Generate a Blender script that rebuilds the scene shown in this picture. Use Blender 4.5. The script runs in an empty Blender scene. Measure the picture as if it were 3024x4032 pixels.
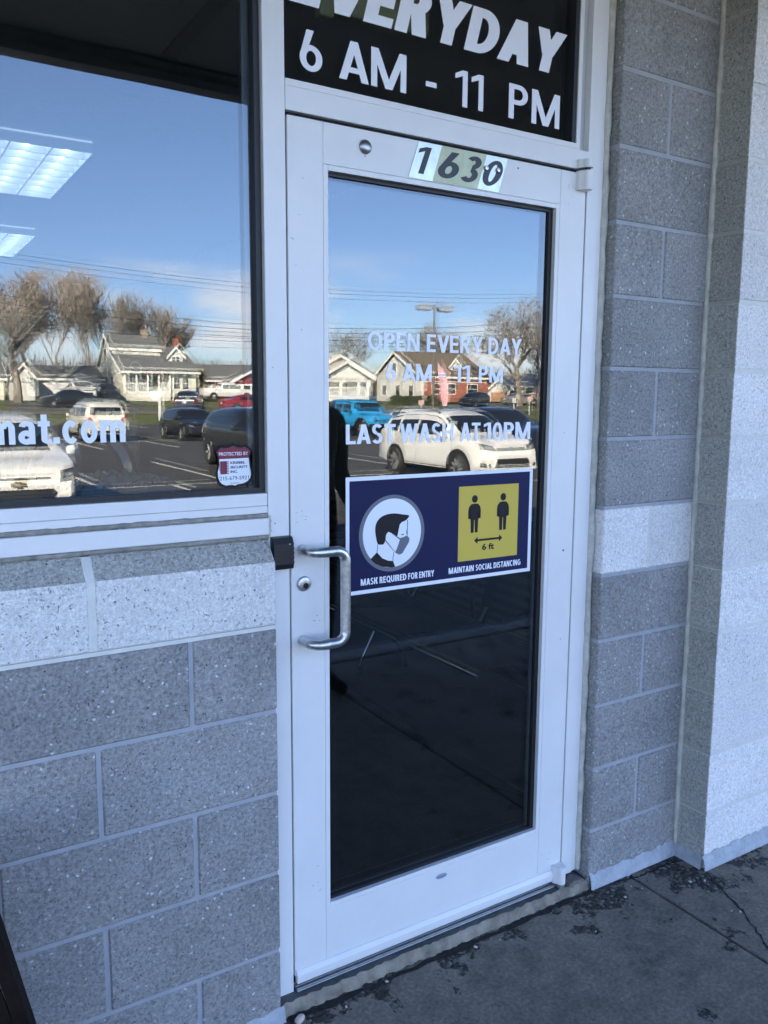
import bpy, bmesh, math, random
from math import sin, cos, pi, radians, sqrt
from mathutils import Vector, Matrix
from mathutils.bvhtree import BVHTree

scene = bpy.context.scene
COL = scene.collection
rnd = random.Random(7)

# ------------------------------------------------------------------ camera
cam_d = bpy.data.cameras.new('camera')
cam = bpy.data.objects.new('camera', cam_d); COL.objects.link(cam)
cam.location = (-0.8236, -1.7396, 1.5277)
cam.rotation_euler = (1.43162, -0.00588, -0.554788)
cam_d.sensor_fit = 'HORIZONTAL'; cam_d.sensor_width = 36.0
cam_d.lens = 3255.18 / 3024 * 36.0
cam_d.clip_start = 0.02; cam_d.clip_end = 3000
scene.camera = cam

# ------------------------------------------------------------------ sky and sun
SUN_EL, SUN_AZ = radians(27), radians(38)          # azimuth from +y towards -x (behind the store, to its left)
world = bpy.data.worlds.new('World'); scene.world = world; world.use_nodes = True
wn, wl = world.node_tree.nodes, world.node_tree.links
wn.clear()
w_out = wn.new('ShaderNodeOutputWorld'); w_bg = wn.new('ShaderNodeBackground')
w_sky = wn.new('ShaderNodeTexSky'); w_sky.sky_type = 'NISHITA'; w_sky.sun_disc = False
w_sky.sun_elevation = SUN_EL; w_sky.sun_rotation = -SUN_AZ
w_sky.air_density = 1.0; w_sky.dust_density = 0.0; w_sky.ozone_density = 3.0
w_tc = wn.new('ShaderNodeTexCoord'); w_sep = wn.new('ShaderNodeSeparateXYZ')
w_map = wn.new('ShaderNodeMapping'); w_map.inputs['Scale'].default_value = (1.0, 1.0, 3.2)
w_noise = wn.new('ShaderNodeTexNoise'); w_noise.inputs['Scale'].default_value = 4.2
w_noise.inputs['Detail'].default_value = 7; w_noise.inputs['Roughness'].default_value = 0.52
w_ramp = wn.new('ShaderNodeMapRange'); w_ramp.inputs['From Min'].default_value = 0.50; w_ramp.inputs['From Max'].default_value = 0.62
w_el1 = wn.new('ShaderNodeMapRange'); w_el1.inputs['From Min'].default_value = 0.17; w_el1.inputs['From Max'].default_value = 0.09
w_mul = wn.new('ShaderNodeMath'); w_mul.operation = 'MULTIPLY'
w_mul2 = wn.new('ShaderNodeMath'); w_mul2.operation = 'MULTIPLY'; w_mul2.inputs[1].default_value = 0.8
w_mix = wn.new('ShaderNodeMix'); w_mix.data_type = 'RGBA'; w_mix.inputs['B'].default_value = (8.6, 8.3, 8.4, 1)
wl.new(w_tc.outputs['Generated'], w_map.inputs['Vector']); wl.new(w_map.outputs['Vector'], w_noise.inputs['Vector'])
wl.new(w_tc.outputs['Generated'], w_sep.inputs[0]); wl.new(w_sep.outputs['Z'], w_el1.inputs['Value'])
wl.new(w_noise.outputs['Fac'], w_ramp.inputs['Value'])
wl.new(w_ramp.outputs[0], w_mul.inputs[0]); wl.new(w_el1.outputs[0], w_mul.inputs[1])
wl.new(w_mul.outputs[0], w_mul2.inputs[0]); wl.new(w_mul2.outputs[0], w_mix.inputs['Factor'])
w_hs = wn.new('ShaderNodeHueSaturation'); w_hs.inputs['Saturation'].default_value = 1.06; w_hs.inputs['Hue'].default_value = 0.512
wl.new(w_sky.outputs[0], w_hs.inputs['Color']); w_hz = wn.new('ShaderNodeMapRange'); w_hz.inputs['From Min'].default_value = 0.30; w_hz.inputs['From Max'].default_value = 0.0; w_hz.inputs['To Max'].default_value = 0.85
w_hm = wn.new('ShaderNodeMix'); w_hm.data_type = 'RGBA'; w_hm.blend_type = 'MULTIPLY'; w_hm.inputs['B'].default_value = (0.56, 0.66, 0.98, 1)
wl.new(w_sep.outputs['Z'], w_hz.inputs['Value']); wl.new(w_hz.outputs[0], w_hm.inputs['Factor']); wl.new(w_hs.outputs[0], w_hm.inputs['A'])
wl.new(w_hm.outputs['Result'], w_mix.inputs['A']); wl.new(w_mix.outputs['Result'], w_bg.inputs['Color'])
w_bg.inputs['Strength'].default_value = 0.075
wl.new(w_bg.outputs[0], w_out.inputs['Surface'])

sun_d = bpy.data.lights.new('sun', 'SUN'); sun_d.energy = 5.0; sun_d.angle = radians(0.5); sun_d.color = (1.0, 0.90, 0.74)
sun = bpy.data.objects.new('sun', sun_d); COL.objects.link(sun)
to_sun = Vector((-sin(SUN_AZ) * cos(SUN_EL), cos(SUN_AZ) * cos(SUN_EL), sin(SUN_EL)))
sun.rotation_euler = to_sun.to_track_quat('Z', 'Y').to_euler(); sun.location = (0, 10, 40)

scene.view_settings.view_transform = 'Standard'; scene.view_settings.look = 'None'
scene.view_settings.exposure = 3.3; scene.view_settings.gamma = 1.0
scene.view_settings.use_curve_mapping = False
cy = scene.cycles
cy.use_denoising = True; cy.max_bounces = 10; cy.diffuse_bounces = 4; cy.glossy_bounces = 6
cy.transparent_max_bounces = 24; cy.transmission_bounces = 8
cy.caustics_reflective = False; cy.caustics_refractive = False; cy.sample_clamp_indirect = 6.0

# ------------------------------------------------------------------ materials
MATS = {}
def node_mat(name):
    m = bpy.data.materials.new(name); m.use_nodes = True
    nt = m.node_tree; b = nt.nodes['Principled BSDF']
    return m, nt, b
def plain(name, col, rough=0.5, metal=0.0, spec=0.5, coat=0.0, vary=0.0, vscale=8.0, bump=0.0, bscale=40.0, emis=None, emis_s=0.0):
    if name in MATS: return MATS[name]
    m, nt, b = node_mat(name)
    b.inputs['Base Color'].default_value = (*col, 1); b.inputs['Roughness'].default_value = rough
    b.inputs['Metallic'].default_value = metal; b.inputs['Specular IOR Level'].default_value = spec
    b.inputs['Coat Weight'].default_value = coat; b.inputs['Coat Roughness'].default_value = 0.05
    if emis: b.inputs['Emission Color'].default_value = (*emis, 1); b.inputs['Emission Strength'].default_value = emis_s
    if vary or bump:
        tc = nt.nodes.new('ShaderNodeTexCoord')
    if vary:
        n = nt.nodes.new('ShaderNodeTexNoise'); n.inputs['Scale'].default_value = vscale; n.inputs['Detail'].default_value = 6
        n.inputs['Roughness'].default_value = 0.6
        nt.links.new(tc.outputs['Object'], n.inputs['Vector'])
        mr = nt.nodes.new('ShaderNodeMapRange'); mr.inputs['From Min'].default_value = 0.3; mr.inputs['From Max'].default_value = 0.7
        mr.inputs['To Min'].default_value = 1 - vary; mr.inputs['To Max'].default_value = 1 + vary
        nt.links.new(n.outputs['Fac'], mr.inputs['Value'])
        mx = nt.nodes.new('ShaderNodeMix'); mx.data_type = 'RGBA'; mx.blend_type = 'MULTIPLY'; mx.inputs['Factor'].default_value = 1
        mx.inputs['A'].default_value = (*col, 1); nt.links.new(mr.outputs[0], mx.inputs['B'])
        nt.links.new(mx.outputs['Result'], b.inputs['Base Color'])
    if bump:
        n2 = nt.nodes.new('ShaderNodeTexNoise'); n2.inputs['Scale'].default_value = bscale; n2.inputs['Detail'].default_value = 5
        nt.links.new(tc.outputs['Object'], n2.inputs['Vector'])
        bp = nt.nodes.new('ShaderNodeBump'); bp.inputs['Distance'].default_value = bump
        nt.links.new(n2.outputs['Fac'], bp.inputs['Height']); nt.links.new(bp.outputs[0], b.inputs['Normal'])
    MATS[name] = m
    return m

def block_mat(name, base, dark, light, pale_amt, dark_amt, mottle=0.14, bump=0.0016, g0=0.52, g1=1.46):
    """ground face concrete masonry, painted: mottled paint, pale aggregate chips, dark pits"""
    m, nt, b = node_mat(name); N, L = nt.nodes, nt.links
    tc = N.new('ShaderNodeTexCoord'); oi = N.new('ShaderNodeObjectInfo')
    off = N.new('ShaderNodeVectorMath'); off.operation = 'MULTIPLY_ADD'; off.inputs[1].default_value = (1, 1, 1)
    comb = N.new('ShaderNodeCombineXYZ')
    mul = N.new('ShaderNodeMath'); mul.operation = 'MULTIPLY'; mul.inputs[1].default_value = 37.0
    L.new(oi.outputs['Random'], mul.inputs[0])
    for k in range(3): L.new(mul.outputs[0], comb.inputs[k])
    L.new(tc.outputs['Object'], off.inputs[0]); L.new(comb.outputs[0], off.inputs[2])
    V = off.outputs[0]
    def noise(scale, detail=5, rough=0.6):
        n = N.new('ShaderNodeTexNoise'); n.inputs['Scale'].default_value = scale; n.inputs['Detail'].default_value = detail
        n.inputs['Roughness'].default_value = rough; L.new(V, n.inputs['Vector']); return n.outputs['Fac']
    def rng(v, a, b_, c, d):
        r = N.new('ShaderNodeMapRange'); r.inputs['From Min'].default_value = a; r.inputs['From Max'].default_value = b_
        r.inputs['To Min'].default_value = c; r.inputs['To Max'].default_value = d; L.new(v, r.inputs['Value']); return r.outputs[0]
    def mixc(f, a, b_, blend='MIX'):
        x = N.new('ShaderNodeMix'); x.data_type = 'RGBA'; x.blend_type = blend
        if isinstance(f, float): x.inputs['Factor'].default_value = f
        else: L.new(f, x.inputs['Factor'])
        for key, v in (('A', a), ('B', b_)):
            if isinstance(v, tuple): x.inputs[key].default_value = (*v, 1)
            else: L.new(v, x.inputs[key])
        return x.outputs['Result']
    def math_(op, a, b_):
        x = N.new('ShaderNodeMath'); x.operation = op
        for i, v in enumerate((a, b_)):
            if isinstance(v, float): x.inputs[i].default_value = v
            else: L.new(v, x.inputs[i])
        return x.outputs[0]
    fine = noise(260, 3, 0.7); mid = noise(70, 4, 0.65); big = noise(4.0, 4, 0.55)
    c = mixc(rng(big, 0.3, 0.7, 0.0, 1.0), tuple(x * (1 - mottle) for x in base), tuple(min(1, x * (1 + mottle)) for x in base))
    rv = rng(oi.outputs['Random'], 0, 1, 0.93, 1.07)
    c = mixc(1.0, c, rv, 'MULTIPLY')
    grain = noise(120, 4, 0.75)
    c = mixc(1.0, c, rng(grain, 0.28, 0.72, g0, g1), 'MULTIPLY')
    c = mixc(1.0, c, rng(fine, 0.25, 0.75, 0.78, 1.2), 'MULTIPLY')
    # dark pits: cells stretched a little along the face
    vor = N.new('ShaderNodeTexVoronoi'); vor.inputs['Scale'].default_value = 150
    wob0 = N.new('ShaderNodeTexNoise'); wob0.inputs['Scale'].default_value = 210; wob0.inputs['Detail'].default_value = 2; L.new(V, wob0.inputs['Vector'])
    wv0 = N.new('ShaderNodeVectorMath'); wv0.operation = 'MULTIPLY_ADD'; wv0.inputs[1].default_value = (.010, .010, .010); L.new(wob0.outputs['Color'], wv0.inputs[0]); L.new(V, wv0.inputs[2]); L.new(wv0.outputs[0], vor.inputs['Vector'])
    pit = math_('MULTIPLY', rng(vor.outputs['Distance'], 0.30, 0.16, 0.0, 1.0), rng(mid, 0.50, 0.58, 0.0, dark_amt))
    c = mixc(pit, c, dark)
    # pale chips of aggregate
    v2 = N.new('ShaderNodeTexVoronoi'); v2.inputs['Scale'].default_value = 105
    wob = N.new('ShaderNodeTexNoise'); wob.inputs['Scale'].default_value = 160; wob.inputs['Detail'].default_value = 2; L.new(V, wob.inputs['Vector'])
    wv = N.new('ShaderNodeVectorMath'); wv.operation = 'MULTIPLY_ADD'; wv.inputs[1].default_value = (.010, .010, .010); L.new(wob.outputs['Color'], wv.inputs[0]); L.new(V, wv.inputs[2])
    L.new(wv.outputs[0], v2.inputs['Vector'])
    sel = N.new('ShaderNodeSeparateColor'); L.new(v2.outputs['Color'], sel.inputs[0])
    chip = math_('MULTIPLY', rng(v2.outputs['Distance'], 0.40, 0.22, 0.0, 1.0), rng(sel.outputs[0], 1 - pale_amt, 1 - pale_amt * .3, 0.15, 1.0) if False else rng(sel.outputs[0], 1 - pale_amt, 1.0, 0.0, 1.15))
    c = mixc(chip, c, light)
    L.new(c, b.inputs['Base Color']); b.inputs['Roughness'].default_value = 0.8; b.inputs['Specular IOR Level'].default_value = 0.25
    h = math_('ADD', math_('MULTIPLY', fine, 0.6), math_('MULTIPLY', mid, 0.9)); h = math_('SUBTRACT', h, math_('MULTIPLY', pit, 1.2))
    bp = N.new('ShaderNodeBump'); bp.inputs['Distance'].default_value = bump; L.new(h, bp.inputs['Height']); L.new(bp.outputs[0], b.inputs['Normal'])
    MATS[name] = m
    return m

block_grey = block_mat('painted_grey_block', (0.282, 0.278, 0.272), (0.050, 0.058, 0.07), (0.64, 0.65, 0.68), 0.10, 0.85)
block_white = block_mat('painted_white_block', (0.76, 0.735, 0.71), (0.20, 0.19, 0.19), (0.80, 0.80, 0.80), 0.05, 0.95, 0.06, 0.0022, 0.70, 1.22)
block_drab = block_mat('weathered_and_shaded_block', (0.42, 0.41, 0.37), (0.14, 0.13, 0.12), (0.6, 0.6, 0.58), 0.05, 0.9, 0.12, 0.0035)  # weathered sill slope; also the pilaster side, shade included in its colour
mortar_grey = plain('grey_mortar', (0.34, 0.35, 0.375), 0.75, vary=0.10, vscale=25, bump=0.0006, bscale=300)
mortar_white = plain('white_mortar', (0.66, 0.65, 0.60), 0.75, vary=0.08, vscale=25, bump=0.0008, bscale=300)
mortar_shaded = plain('shaded_side_mortar', (0.40, 0.39, 0.34), 0.8, vary=0.12, vscale=25, bump=0.001, bscale=300)  # white joints of the pilaster side, darkened in colour for shade
caulk_mat = plain('old_caulk', (0.50, 0.48, 0.42), 0.7, vary=0.22, vscale=30, bump=0.002, bscale=120)
caulk_dirty = plain('dirty_sealant', (0.27, 0.255, 0.225), 0.8, vary=0.35, vscale=40, bump=0.003, bscale=150)

def frame_mat():
    m, nt, b = node_mat('white_frame_paint'); N, L = nt.nodes, nt.links
    tc = N.new('ShaderNodeTexCoord')
    n = N.new('ShaderNodeTexNoise'); n.inputs['Scale'].default_value = 5; n.inputs['Detail'].default_value = 8; n.inputs['Roughness'].default_value = 0.65
    L.new(tc.outputs['Object'], n.inputs['Vector'])
    r = N.new('ShaderNodeMapRange'); r.inputs['From Min'].default_value = 0.25; r.inputs['From Max'].default_value = 0.75
    r.inputs['To Min'].default_value = 0.93; r.inputs['To Max'].default_value = 1.03
    L.new(n.outputs['Fac'], r.inputs['Value'])
    # sparse specks of grime
    v = N.new('ShaderNodeTexVoronoi'); v.inputs['Scale'].default_value = 38; L.new(tc.outputs['Object'], v.inputs['Vector'])
    sc = N.new('ShaderNodeSeparateColor'); L.new(v.outputs['Color'], sc.inputs[0])
    a = N.new('ShaderNodeMapRange'); a.inputs['From Min'].default_value = 0.085; a.inputs['From Max'].default_value = 0.05; L.new(v.outputs['Distance'], a.inputs['Value'])
    s = N.new('ShaderNodeMapRange'); s.inputs['From Min'].default_value = 0.95; s.inputs['From Max'].default_value = 0.96; L.new(sc.outputs[0], s.inputs['Value'])
    mu = N.new('ShaderNodeMath'); mu.operation = 'MULTIPLY'; L.new(a.outputs[0], mu.inputs[0]); L.new(s.outputs[0], mu.inputs[1])
    mx = N.new('ShaderNodeMix'); mx.data_type = 'RGBA'; mx.blend_type = 'MULTIPLY'; mx.inputs['Factor'].default_value = 1
    mx.inputs['A'].default_value = (0.745, 0.735, 0.725, 1); L.new(r.outputs[0], mx.inputs['B'])
    m2 = N.new('ShaderNodeMix'); m2.data_type = 'RGBA'; L.new(mu.outputs[0], m2.inputs['Factor']); L.new(mx.outputs['Result'], m2.inputs['A'])
    m2.inputs['B'].default_value = (0.18, 0.17, 0.16, 1)
    L.new(m2.outputs['Result'], b.inputs['Base Color']); b.inputs['Roughness'].default_value = 0.38
    n2 = N.new('ShaderNodeTexNoise'); n2.inputs['Scale'].default_value = 220; L.new(tc.outputs['Object'], n2.inputs['Vector'])
    bp = N.new('ShaderNodeBump'); bp.inputs['Distance'].default_value = 0.00012; L.new(n2.outputs['Fac'], bp.inputs['Height']); L.new(bp.outputs[0], b.inputs['Normal'])
    MATS['frame'] = m
    return m
frame_white = frame_mat()
gasket = plain('black_gasket', (0.008, 0.009, 0.012), 0.5)
gap_black = plain('black_weatherstrip', (0.006, 0.006, 0.008), 0.8)
alu = plain('brushed_aluminium', (0.26, 0.27, 0.28), 0.55, metal=0.6, vary=0.15, vscale=60)
steel_worn = plain('worn_steel', (0.55, 0.56, 0.58), 0.34, metal=1.0, vary=0.25, vscale=90, bump=0.0002, bscale=400)
chrome = plain('chrome', (0.7, 0.7, 0.72), 0.08, metal=1.0)
vinyl = plain('white_vinyl', (0.80, 0.81, 0.86), 0.45)
black_plastic = plain('black_plastic', (0.012, 0.012, 0.015), 0.4)

def glass_mat(name, r0, tint):
    m = bpy.data.materials.new(name); m.use_nodes = True; nt = m.node_tree; N, L = nt.nodes, nt.links; N.clear()
    out = N.new('ShaderNodeOutputMaterial'); mix = N.new('ShaderNodeMixShader'); tr = N.new('ShaderNodeBsdfTransparent'); gl = N.new('ShaderNodeBsdfGlossy')
    tr.inputs['Color'].default_value = (*tint, 1); gl.inputs['Roughness'].default_value = 0.0; gl.inputs['Color'].default_value = (1, 1, 1, 1)
    L.new(mix.outputs[0], out.inputs['Surface']); L.new(tr.outputs[0], mix.inputs[1]); L.new(gl.outputs[0], mix.inputs[2])
    if r0 <= 0:
        mix.inputs[0].default_value = 0.0; return m
    g = N.new('ShaderNodeNewGeometry'); dt = N.new('ShaderNodeVectorMath'); dt.operation = 'DOT_PRODUCT'
    L.new(g.outputs['Incoming'], dt.inputs[0]); L.new(g.outputs['Normal'], dt.inputs[1])
    def mth(op, a, b_=None):
        x = N.new('ShaderNodeMath'); x.operation = op
        for i, v in enumerate((a, b_)):
            if v is None: continue
            if isinstance(v, (int, float)): x.inputs[i].default_value = v
            else: L.new(v, x.inputs[i])
        return x.outputs[0]
    ca = mth('ABSOLUTE', dt.outputs['Value']); f5 = mth('POWER', mth('SUBTRACT', 1.0, ca), 5.0)
    fr = mth('ADD', mth('MULTIPLY', f5, 1 - r0), r0)
    tc = N.new('ShaderNodeTexCoord')
    # faint dust and wipe marks
    n = N.new('ShaderNodeTexNoise'); n.inputs['Scale'].default_value = 3.2; n.inputs['Detail'].default_value = 1.0; L.new(tc.outputs['Object'], n.inputs['Vector'])
    bp = N.new('ShaderNodeBump'); bp.inputs['Distance'].default_value = 0.00016; L.new(n.outputs['Fac'], bp.inputs['Height']); L.new(bp.outputs[0], gl.inputs['Normal'])
    L.new(fr, mix.inputs[0])
    return m
glass_out = glass_mat('outer_glass', 0.095, (0.82, 0.86, 0.85))
glass_in = glass_mat('inner_glass', 0.060, (0.80, 0.84, 0.83))
glass_clear = glass_mat('glass_back', 0.0, (0.97, 0.98, 0.98))

# ------------------------------------------------------------------ mesh helpers
class MB:
    """collects shapes, becomes ONE mesh object"""
    def __init__(s): s.bm = bmesh.new(); s.mi = 0
    def _setmat(s, faces):
        for f in faces: f.material_index = s.mi
    def box(s, x0, x1, y0, y1, z0, z1, bev=0.0, seg=1):
        vs = [s.bm.verts.new((x, y, z)) for x in (x0, x1) for y in (y0, y1) for z in (z0, z1)]
        q = [(0, 1, 3, 2), (4, 6, 7, 5), (0, 4, 5, 1), (2, 3, 7, 6), (0, 2, 6, 4), (1, 5, 7, 3)]
        fs = [s.bm.faces.new([vs[i] for i in f]) for f in q]
        s._setmat(fs)
        if bev:
            es = list({e for f in fs for e in f.edges})
            bmesh.ops.bevel(s.bm, geom=es, offset=bev, segments=seg, profile=0.5, affect='EDGES', clamp_overlap=True)
        return s
    def prism(s, pts, axis, a, b):
        """pts: polygon in the two other axes (in x<y<z order), extruded along axis from a to b"""
        def mk(p, v):
            return (v, p[0], p[1]) if axis == 'x' else (p[0], v, p[1]) if axis == 'y' else (p[0], p[1], v)
        A = [s.bm.verts.new(mk(p, a)) for p in pts]; Bv = [s.bm.verts.new(mk(p, b)) for p in pts]
        n = len(pts); fs = [s.bm.faces.new(A), s.bm.faces.new(Bv[::-1])]
        for i in range(n): fs.append(s.bm.faces.new((A[i], Bv[i], Bv[(i + 1) % n], A[(i + 1) % n])))
        s._setmat(fs); return s
    def poly(s, pts3):
        f = s.bm.faces.new([s.bm.verts.new(p) for p in pts3]); s._setmat([f]); return s
    def tube(s, path, r, n=10, caps=True):
        P = [Vector(p) for p in path]; R = r if isinstance(r, (list, tuple)) else [r] * len(P)
        rings = []; up = None
        for i, p in enumerate(P):
            d = (P[min(i + 1, len(P) - 1)] - P[max(i - 1, 0)]).normalized()
            if up is None:
                up = Vector((0, 0, 1)) if abs(d.z) < 0.9 else Vector((1, 0, 0))
            a = d.cross(up)
            if a.length < 1e-5: a = d.cross(Vector((1, 0, 0)))
            a.normalize(); b = a.cross(d).normalized(); up = b
            rings.append([s.bm.verts.new(p + (a * cos(2 * pi * k / n) + b * sin(2 * pi * k / n)) * R[i]) for k in range(n)])
        fs = []
        for i in range(len(rings) - 1):
            for k in range(n):
                fs.append(s.bm.faces.new((rings[i][k], rings[i][(k + 1) % n], rings[i + 1][(k + 1) % n], rings[i + 1][k])))
        if caps: fs.append(s.bm.faces.new(rings[0][::-1])); fs.append(s.bm.faces.new(rings[-1]))
        s._setmat(fs); return s
    def lathe(s, prof, c, axis='y', n=20, closed=False, caps=True):
        """prof: (radius, along) list, revolved round axis through c"""
        rings = []
        for (r, h) in prof:
            ring = []
            for k in range(n):
                a = 2 * pi * k / n; u, v = r * cos(a), r * sin(a)
                p = (u, h, v) if axis == 'y' else (h, u, v) if axis == 'x' else (u, v, h)
                ring.append(s.bm.verts.new((c[0] + p[0], c[1] + p[1], c[2] + p[2])))
            rings.append(ring)
        fs = []
        m = len(rings)
        for i in range(m if closed else m - 1):
            A, Bv = rings[i], rings[(i + 1) % m]
            for k in range(n): fs.append(s.bm.faces.new((A[k], A[(k + 1) % n], Bv[(k + 1) % n], Bv[k])))
        if not closed and caps:
            fs.append(s.bm.faces.new(rings[0][::-1])); fs.append(s.bm.faces.new(rings[-1]))
        s._setmat(fs); return s
    def grid(s, rows, loop=False):
        V = [[s.bm.verts.new(p) for p in row] for row in rows]; fs = []
        for i in range(len(V) - 1):
            m = len(V[i])
            for k in range(m if loop else m - 1):
                fs.append(s.bm.faces.new((V[i][k], V[i][(k + 1) % m], V[i + 1][(k + 1) % m], V[i + 1][k])))
        s._setmat(fs); return s
    def build(s, name, mat, parent=None, smooth=None, local=False, recalc=True):
        if recalc: bmesh.ops.recalc_face_normals(s.bm, faces=s.bm.faces)
        me = bpy.data.meshes.new(name)
        if parent is not None and not local:
            bmesh.ops.translate(s.bm, verts=s.bm.verts, vec=-parent_origin(parent))
        s.bm.to_mesh(me); s.bm.free()
        return link_mesh(name, me, mat, parent, smooth)
def parent_origin(p):
    v = Vector((0, 0, 0))
    while p is not None: v += p.location; p = p.parent
    return v
def link_mesh(name, me, mat, parent=None, smooth=None):
    for m in (mat if isinstance(mat, (list, tuple)) else [mat]): me.materials.append(m)
    if smooth is not None:
        me.polygons.foreach_set('use_smooth', [True] * len(me.polygons)); me.set_sharp_from_angle(angle=radians(smooth))
    o = bpy.data.objects.new(name, me); COL.objects.link(o); o.parent = parent
    return o
def tag(o, label=None, cat=None, group=None, kind=None):
    if label: o['label'] = label
    if cat: o['category'] = cat
    if group: o['group'] = group
    if kind: o['kind'] = kind
    return o
def thing(name, label, cat, loc=(0, 0, 0), group=None, rotz=0.0):
    o = bpy.data.objects.new(name, None); COL.objects.link(o); o.location = loc; o.rotation_euler = (0, 0, rotz); o.empty_display_size = 0.1
    return tag(o, label, cat, group)
def bx(name, mat, parent, x0, x1, y0, y1, z0, z1, bev=0.0, seg=1):
    return MB().box(x0, x1, y0, y1, z0, z1, bev, seg).build(name, mat, parent)
def copy_tree(o, parent=None):
    c = o.copy(); COL.objects.link(c); c.parent = parent
    for ch in list(o.children): copy_tree(ch, c)
    return c

# ------------------------------------------------------------------ lettering
def text_islands(s, bold=0.0, shear=0.0, space=1.0, size=1.0, res=4):
    cu = bpy.data.curves.new('t', 'FONT'); cu.body = s; cu.offset = bold; cu.shear = shear; cu.space_character = space
    cu.size = size; cu.resolution_u = res; cu.fill_mode = 'FRONT'
    ob = bpy.data.objects.new('t', cu); COL.objects.link(ob)
    dg = bpy.context.evaluated_depsgraph_get(); dg.update()
    me = bpy.data.meshes.new_from_object(ob.evaluated_get(dg))
    bpy.data.objects.remove(ob); bpy.data.curves.remove(cu)
    V = [v.co.copy() for v in me.vertices]; F = [list(p.vertices) for p in me.polygons]
    bpy.data.meshes.remove(me)
    par = list(range(len(V)))
    def find(a):
        while par[a] != a: par[a] = par[par[a]]; a = par[a]
        return a
    for f in F:
        for k in f[1:]: par[find(k)] = find(f[0])
    isl = {}
    for f in F: isl.setdefault(find(f[0]), []).append(f)
    out = [(sorted({i for f in fs for i in f}), fs) for fs in isl.values()]
    out.sort(key=lambda t: min(V[i].x for i in t[0]))
    return V, out
def fix_ones(s, V, isl):
    """give the figure 1 its flag"""
    chars = [c for c in s if c != ' ']
    if len(chars) != len(isl): return V, isl
    hs = max(V[i].y for t in isl for i in t[0]); out = []
    for c, t in zip(chars, isl):
        if c != '1': out.append(t); continue
        xs = [V[i].x for i in t[0]]; y0 = min(V[i].y for i in t[0]); y1 = max(V[i].y for i in t[0]); st = (max(xs) - min(xs)); h = y1 - y0
        low = [V[i].x for i in t[0] if V[i].y < y0 + h * .3]; top = [V[i].x for i in t[0] if V[i].y > y1 - h * .3]
        sh = (sum(top) / len(top) - sum(low) / len(low)) / (h * .85) if top and low else 0.0
        w = min(max(low) - min(low), .24 * h) if low else .2 * h
        xr = max(low); P = [(xr - w, 0), (xr, 0), (xr, 1), (xr - w * .72, 1), (xr - w * 1.9, .87), (xr - w * 1.9, .70), (xr - w, .80)]
        i0 = len(V); V = V + [Vector((px + sh * pz * h + w * .35, y0 + pz * h, 0)) for px, pz in P]
        out.append((list(range(i0, i0 + 7)), [[i0, i0 + 1, i0 + 2, i0 + 6], [i0 + 2, i0 + 3, i0 + 4, i0 + 6], [i0 + 4, i0 + 5, i0 + 6]]))
    return V, out
def lettering(s, x0, x1, z0, z1, y, mat, parent, name='letter', bold=0.0, shear=0.0, space=1.0, single=None, zref=None):
    """flat lettering in the plane y, fitted to the box; each letter its own part (or one part called single)"""
    V, isl = text_islands(s, bold, shear, space)
    V, isl = fix_ones(s, V, isl)
    used = sorted({i for t in isl for i in t[0]})
    mnx = min(V[i].x for i in used); mxx = max(V[i].x for i in used); mnz = min(V[i].y for i in used); mxz = max(V[i].y for i in used)
    if zref: mnz, mxz = zref
    T = lambda v: (x0 + (v.x - mnx) / (mxx - mnx) * (x1 - x0), y, z0 + (v.y - mnz) / (mxz - mnz) * (z1 - z0))
    groups = [isl] if single else [[i] for i in isl]
    o0 = parent_origin(parent)
    for g in groups:
        idx = sorted({i for t in g for i in t[0]}); mp = {i: k for k, i in enumerate(idx)}
        me = bpy.data.meshes.new(single or name)
        me.from_pydata([Vector(T(V[i])) - o0 for i in idx], [], [[mp[i] for i in f] for t in g for f in t[1]])
        bm = bmesh.new(); bm.from_mesh(me)
        for f in bm.faces:
            if f.normal.y > 0: f.normal_flip()
        bm.to_mesh(me); bm.free()
        link_mesh(single or name, me, mat, parent)
def flat(name, mat, parent, pts, y):
    """flat print: polygon (x,z) in plane y facing -y"""
    a = sum(pts[i][0] * pts[(i + 1) % len(pts)][1] - pts[(i + 1) % len(pts)][0] * pts[i][1] for i in range(len(pts)))
    if a < 0: pts = pts[::-1]
    m = MB(); m.poly([(p[0], y, p[1]) for p in pts]); bmesh.ops.triangulate(m.bm, faces=m.bm.faces)
    return m.build(name, mat, parent, recalc=False)
def circle_pts(cx, cz, rx, rz, n=40): return [(cx + rx * cos(2 * pi * k / n), cz + rz * sin(2 * pi * k / n)) for k in range(n)]
def spline(pts, n=6, closed=True):
    out = []; m = len(pts)
    for i in range(m if closed else m - 1):
        p0, p1, p2, p3 = [Vector((*pts[(i + k) % m], 0)) if closed else Vector((*pts[min(max(i + k, 0), m - 1)], 0)) for k in (-1, 0, 1, 2)]
        for k in range(n):
            t = k / n
            q = 0.5 * ((2 * p1) + (-p0 + p2) * t + (2 * p0 - 5 * p1 + 4 * p2 - p3) * t * t + (-p0 + 3 * p1 - 3 * p2 + p3) * t ** 3)
            out.append((q.x, q.y))
    if not closed: out.append(tuple(pts[-1]))
    return out

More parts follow.
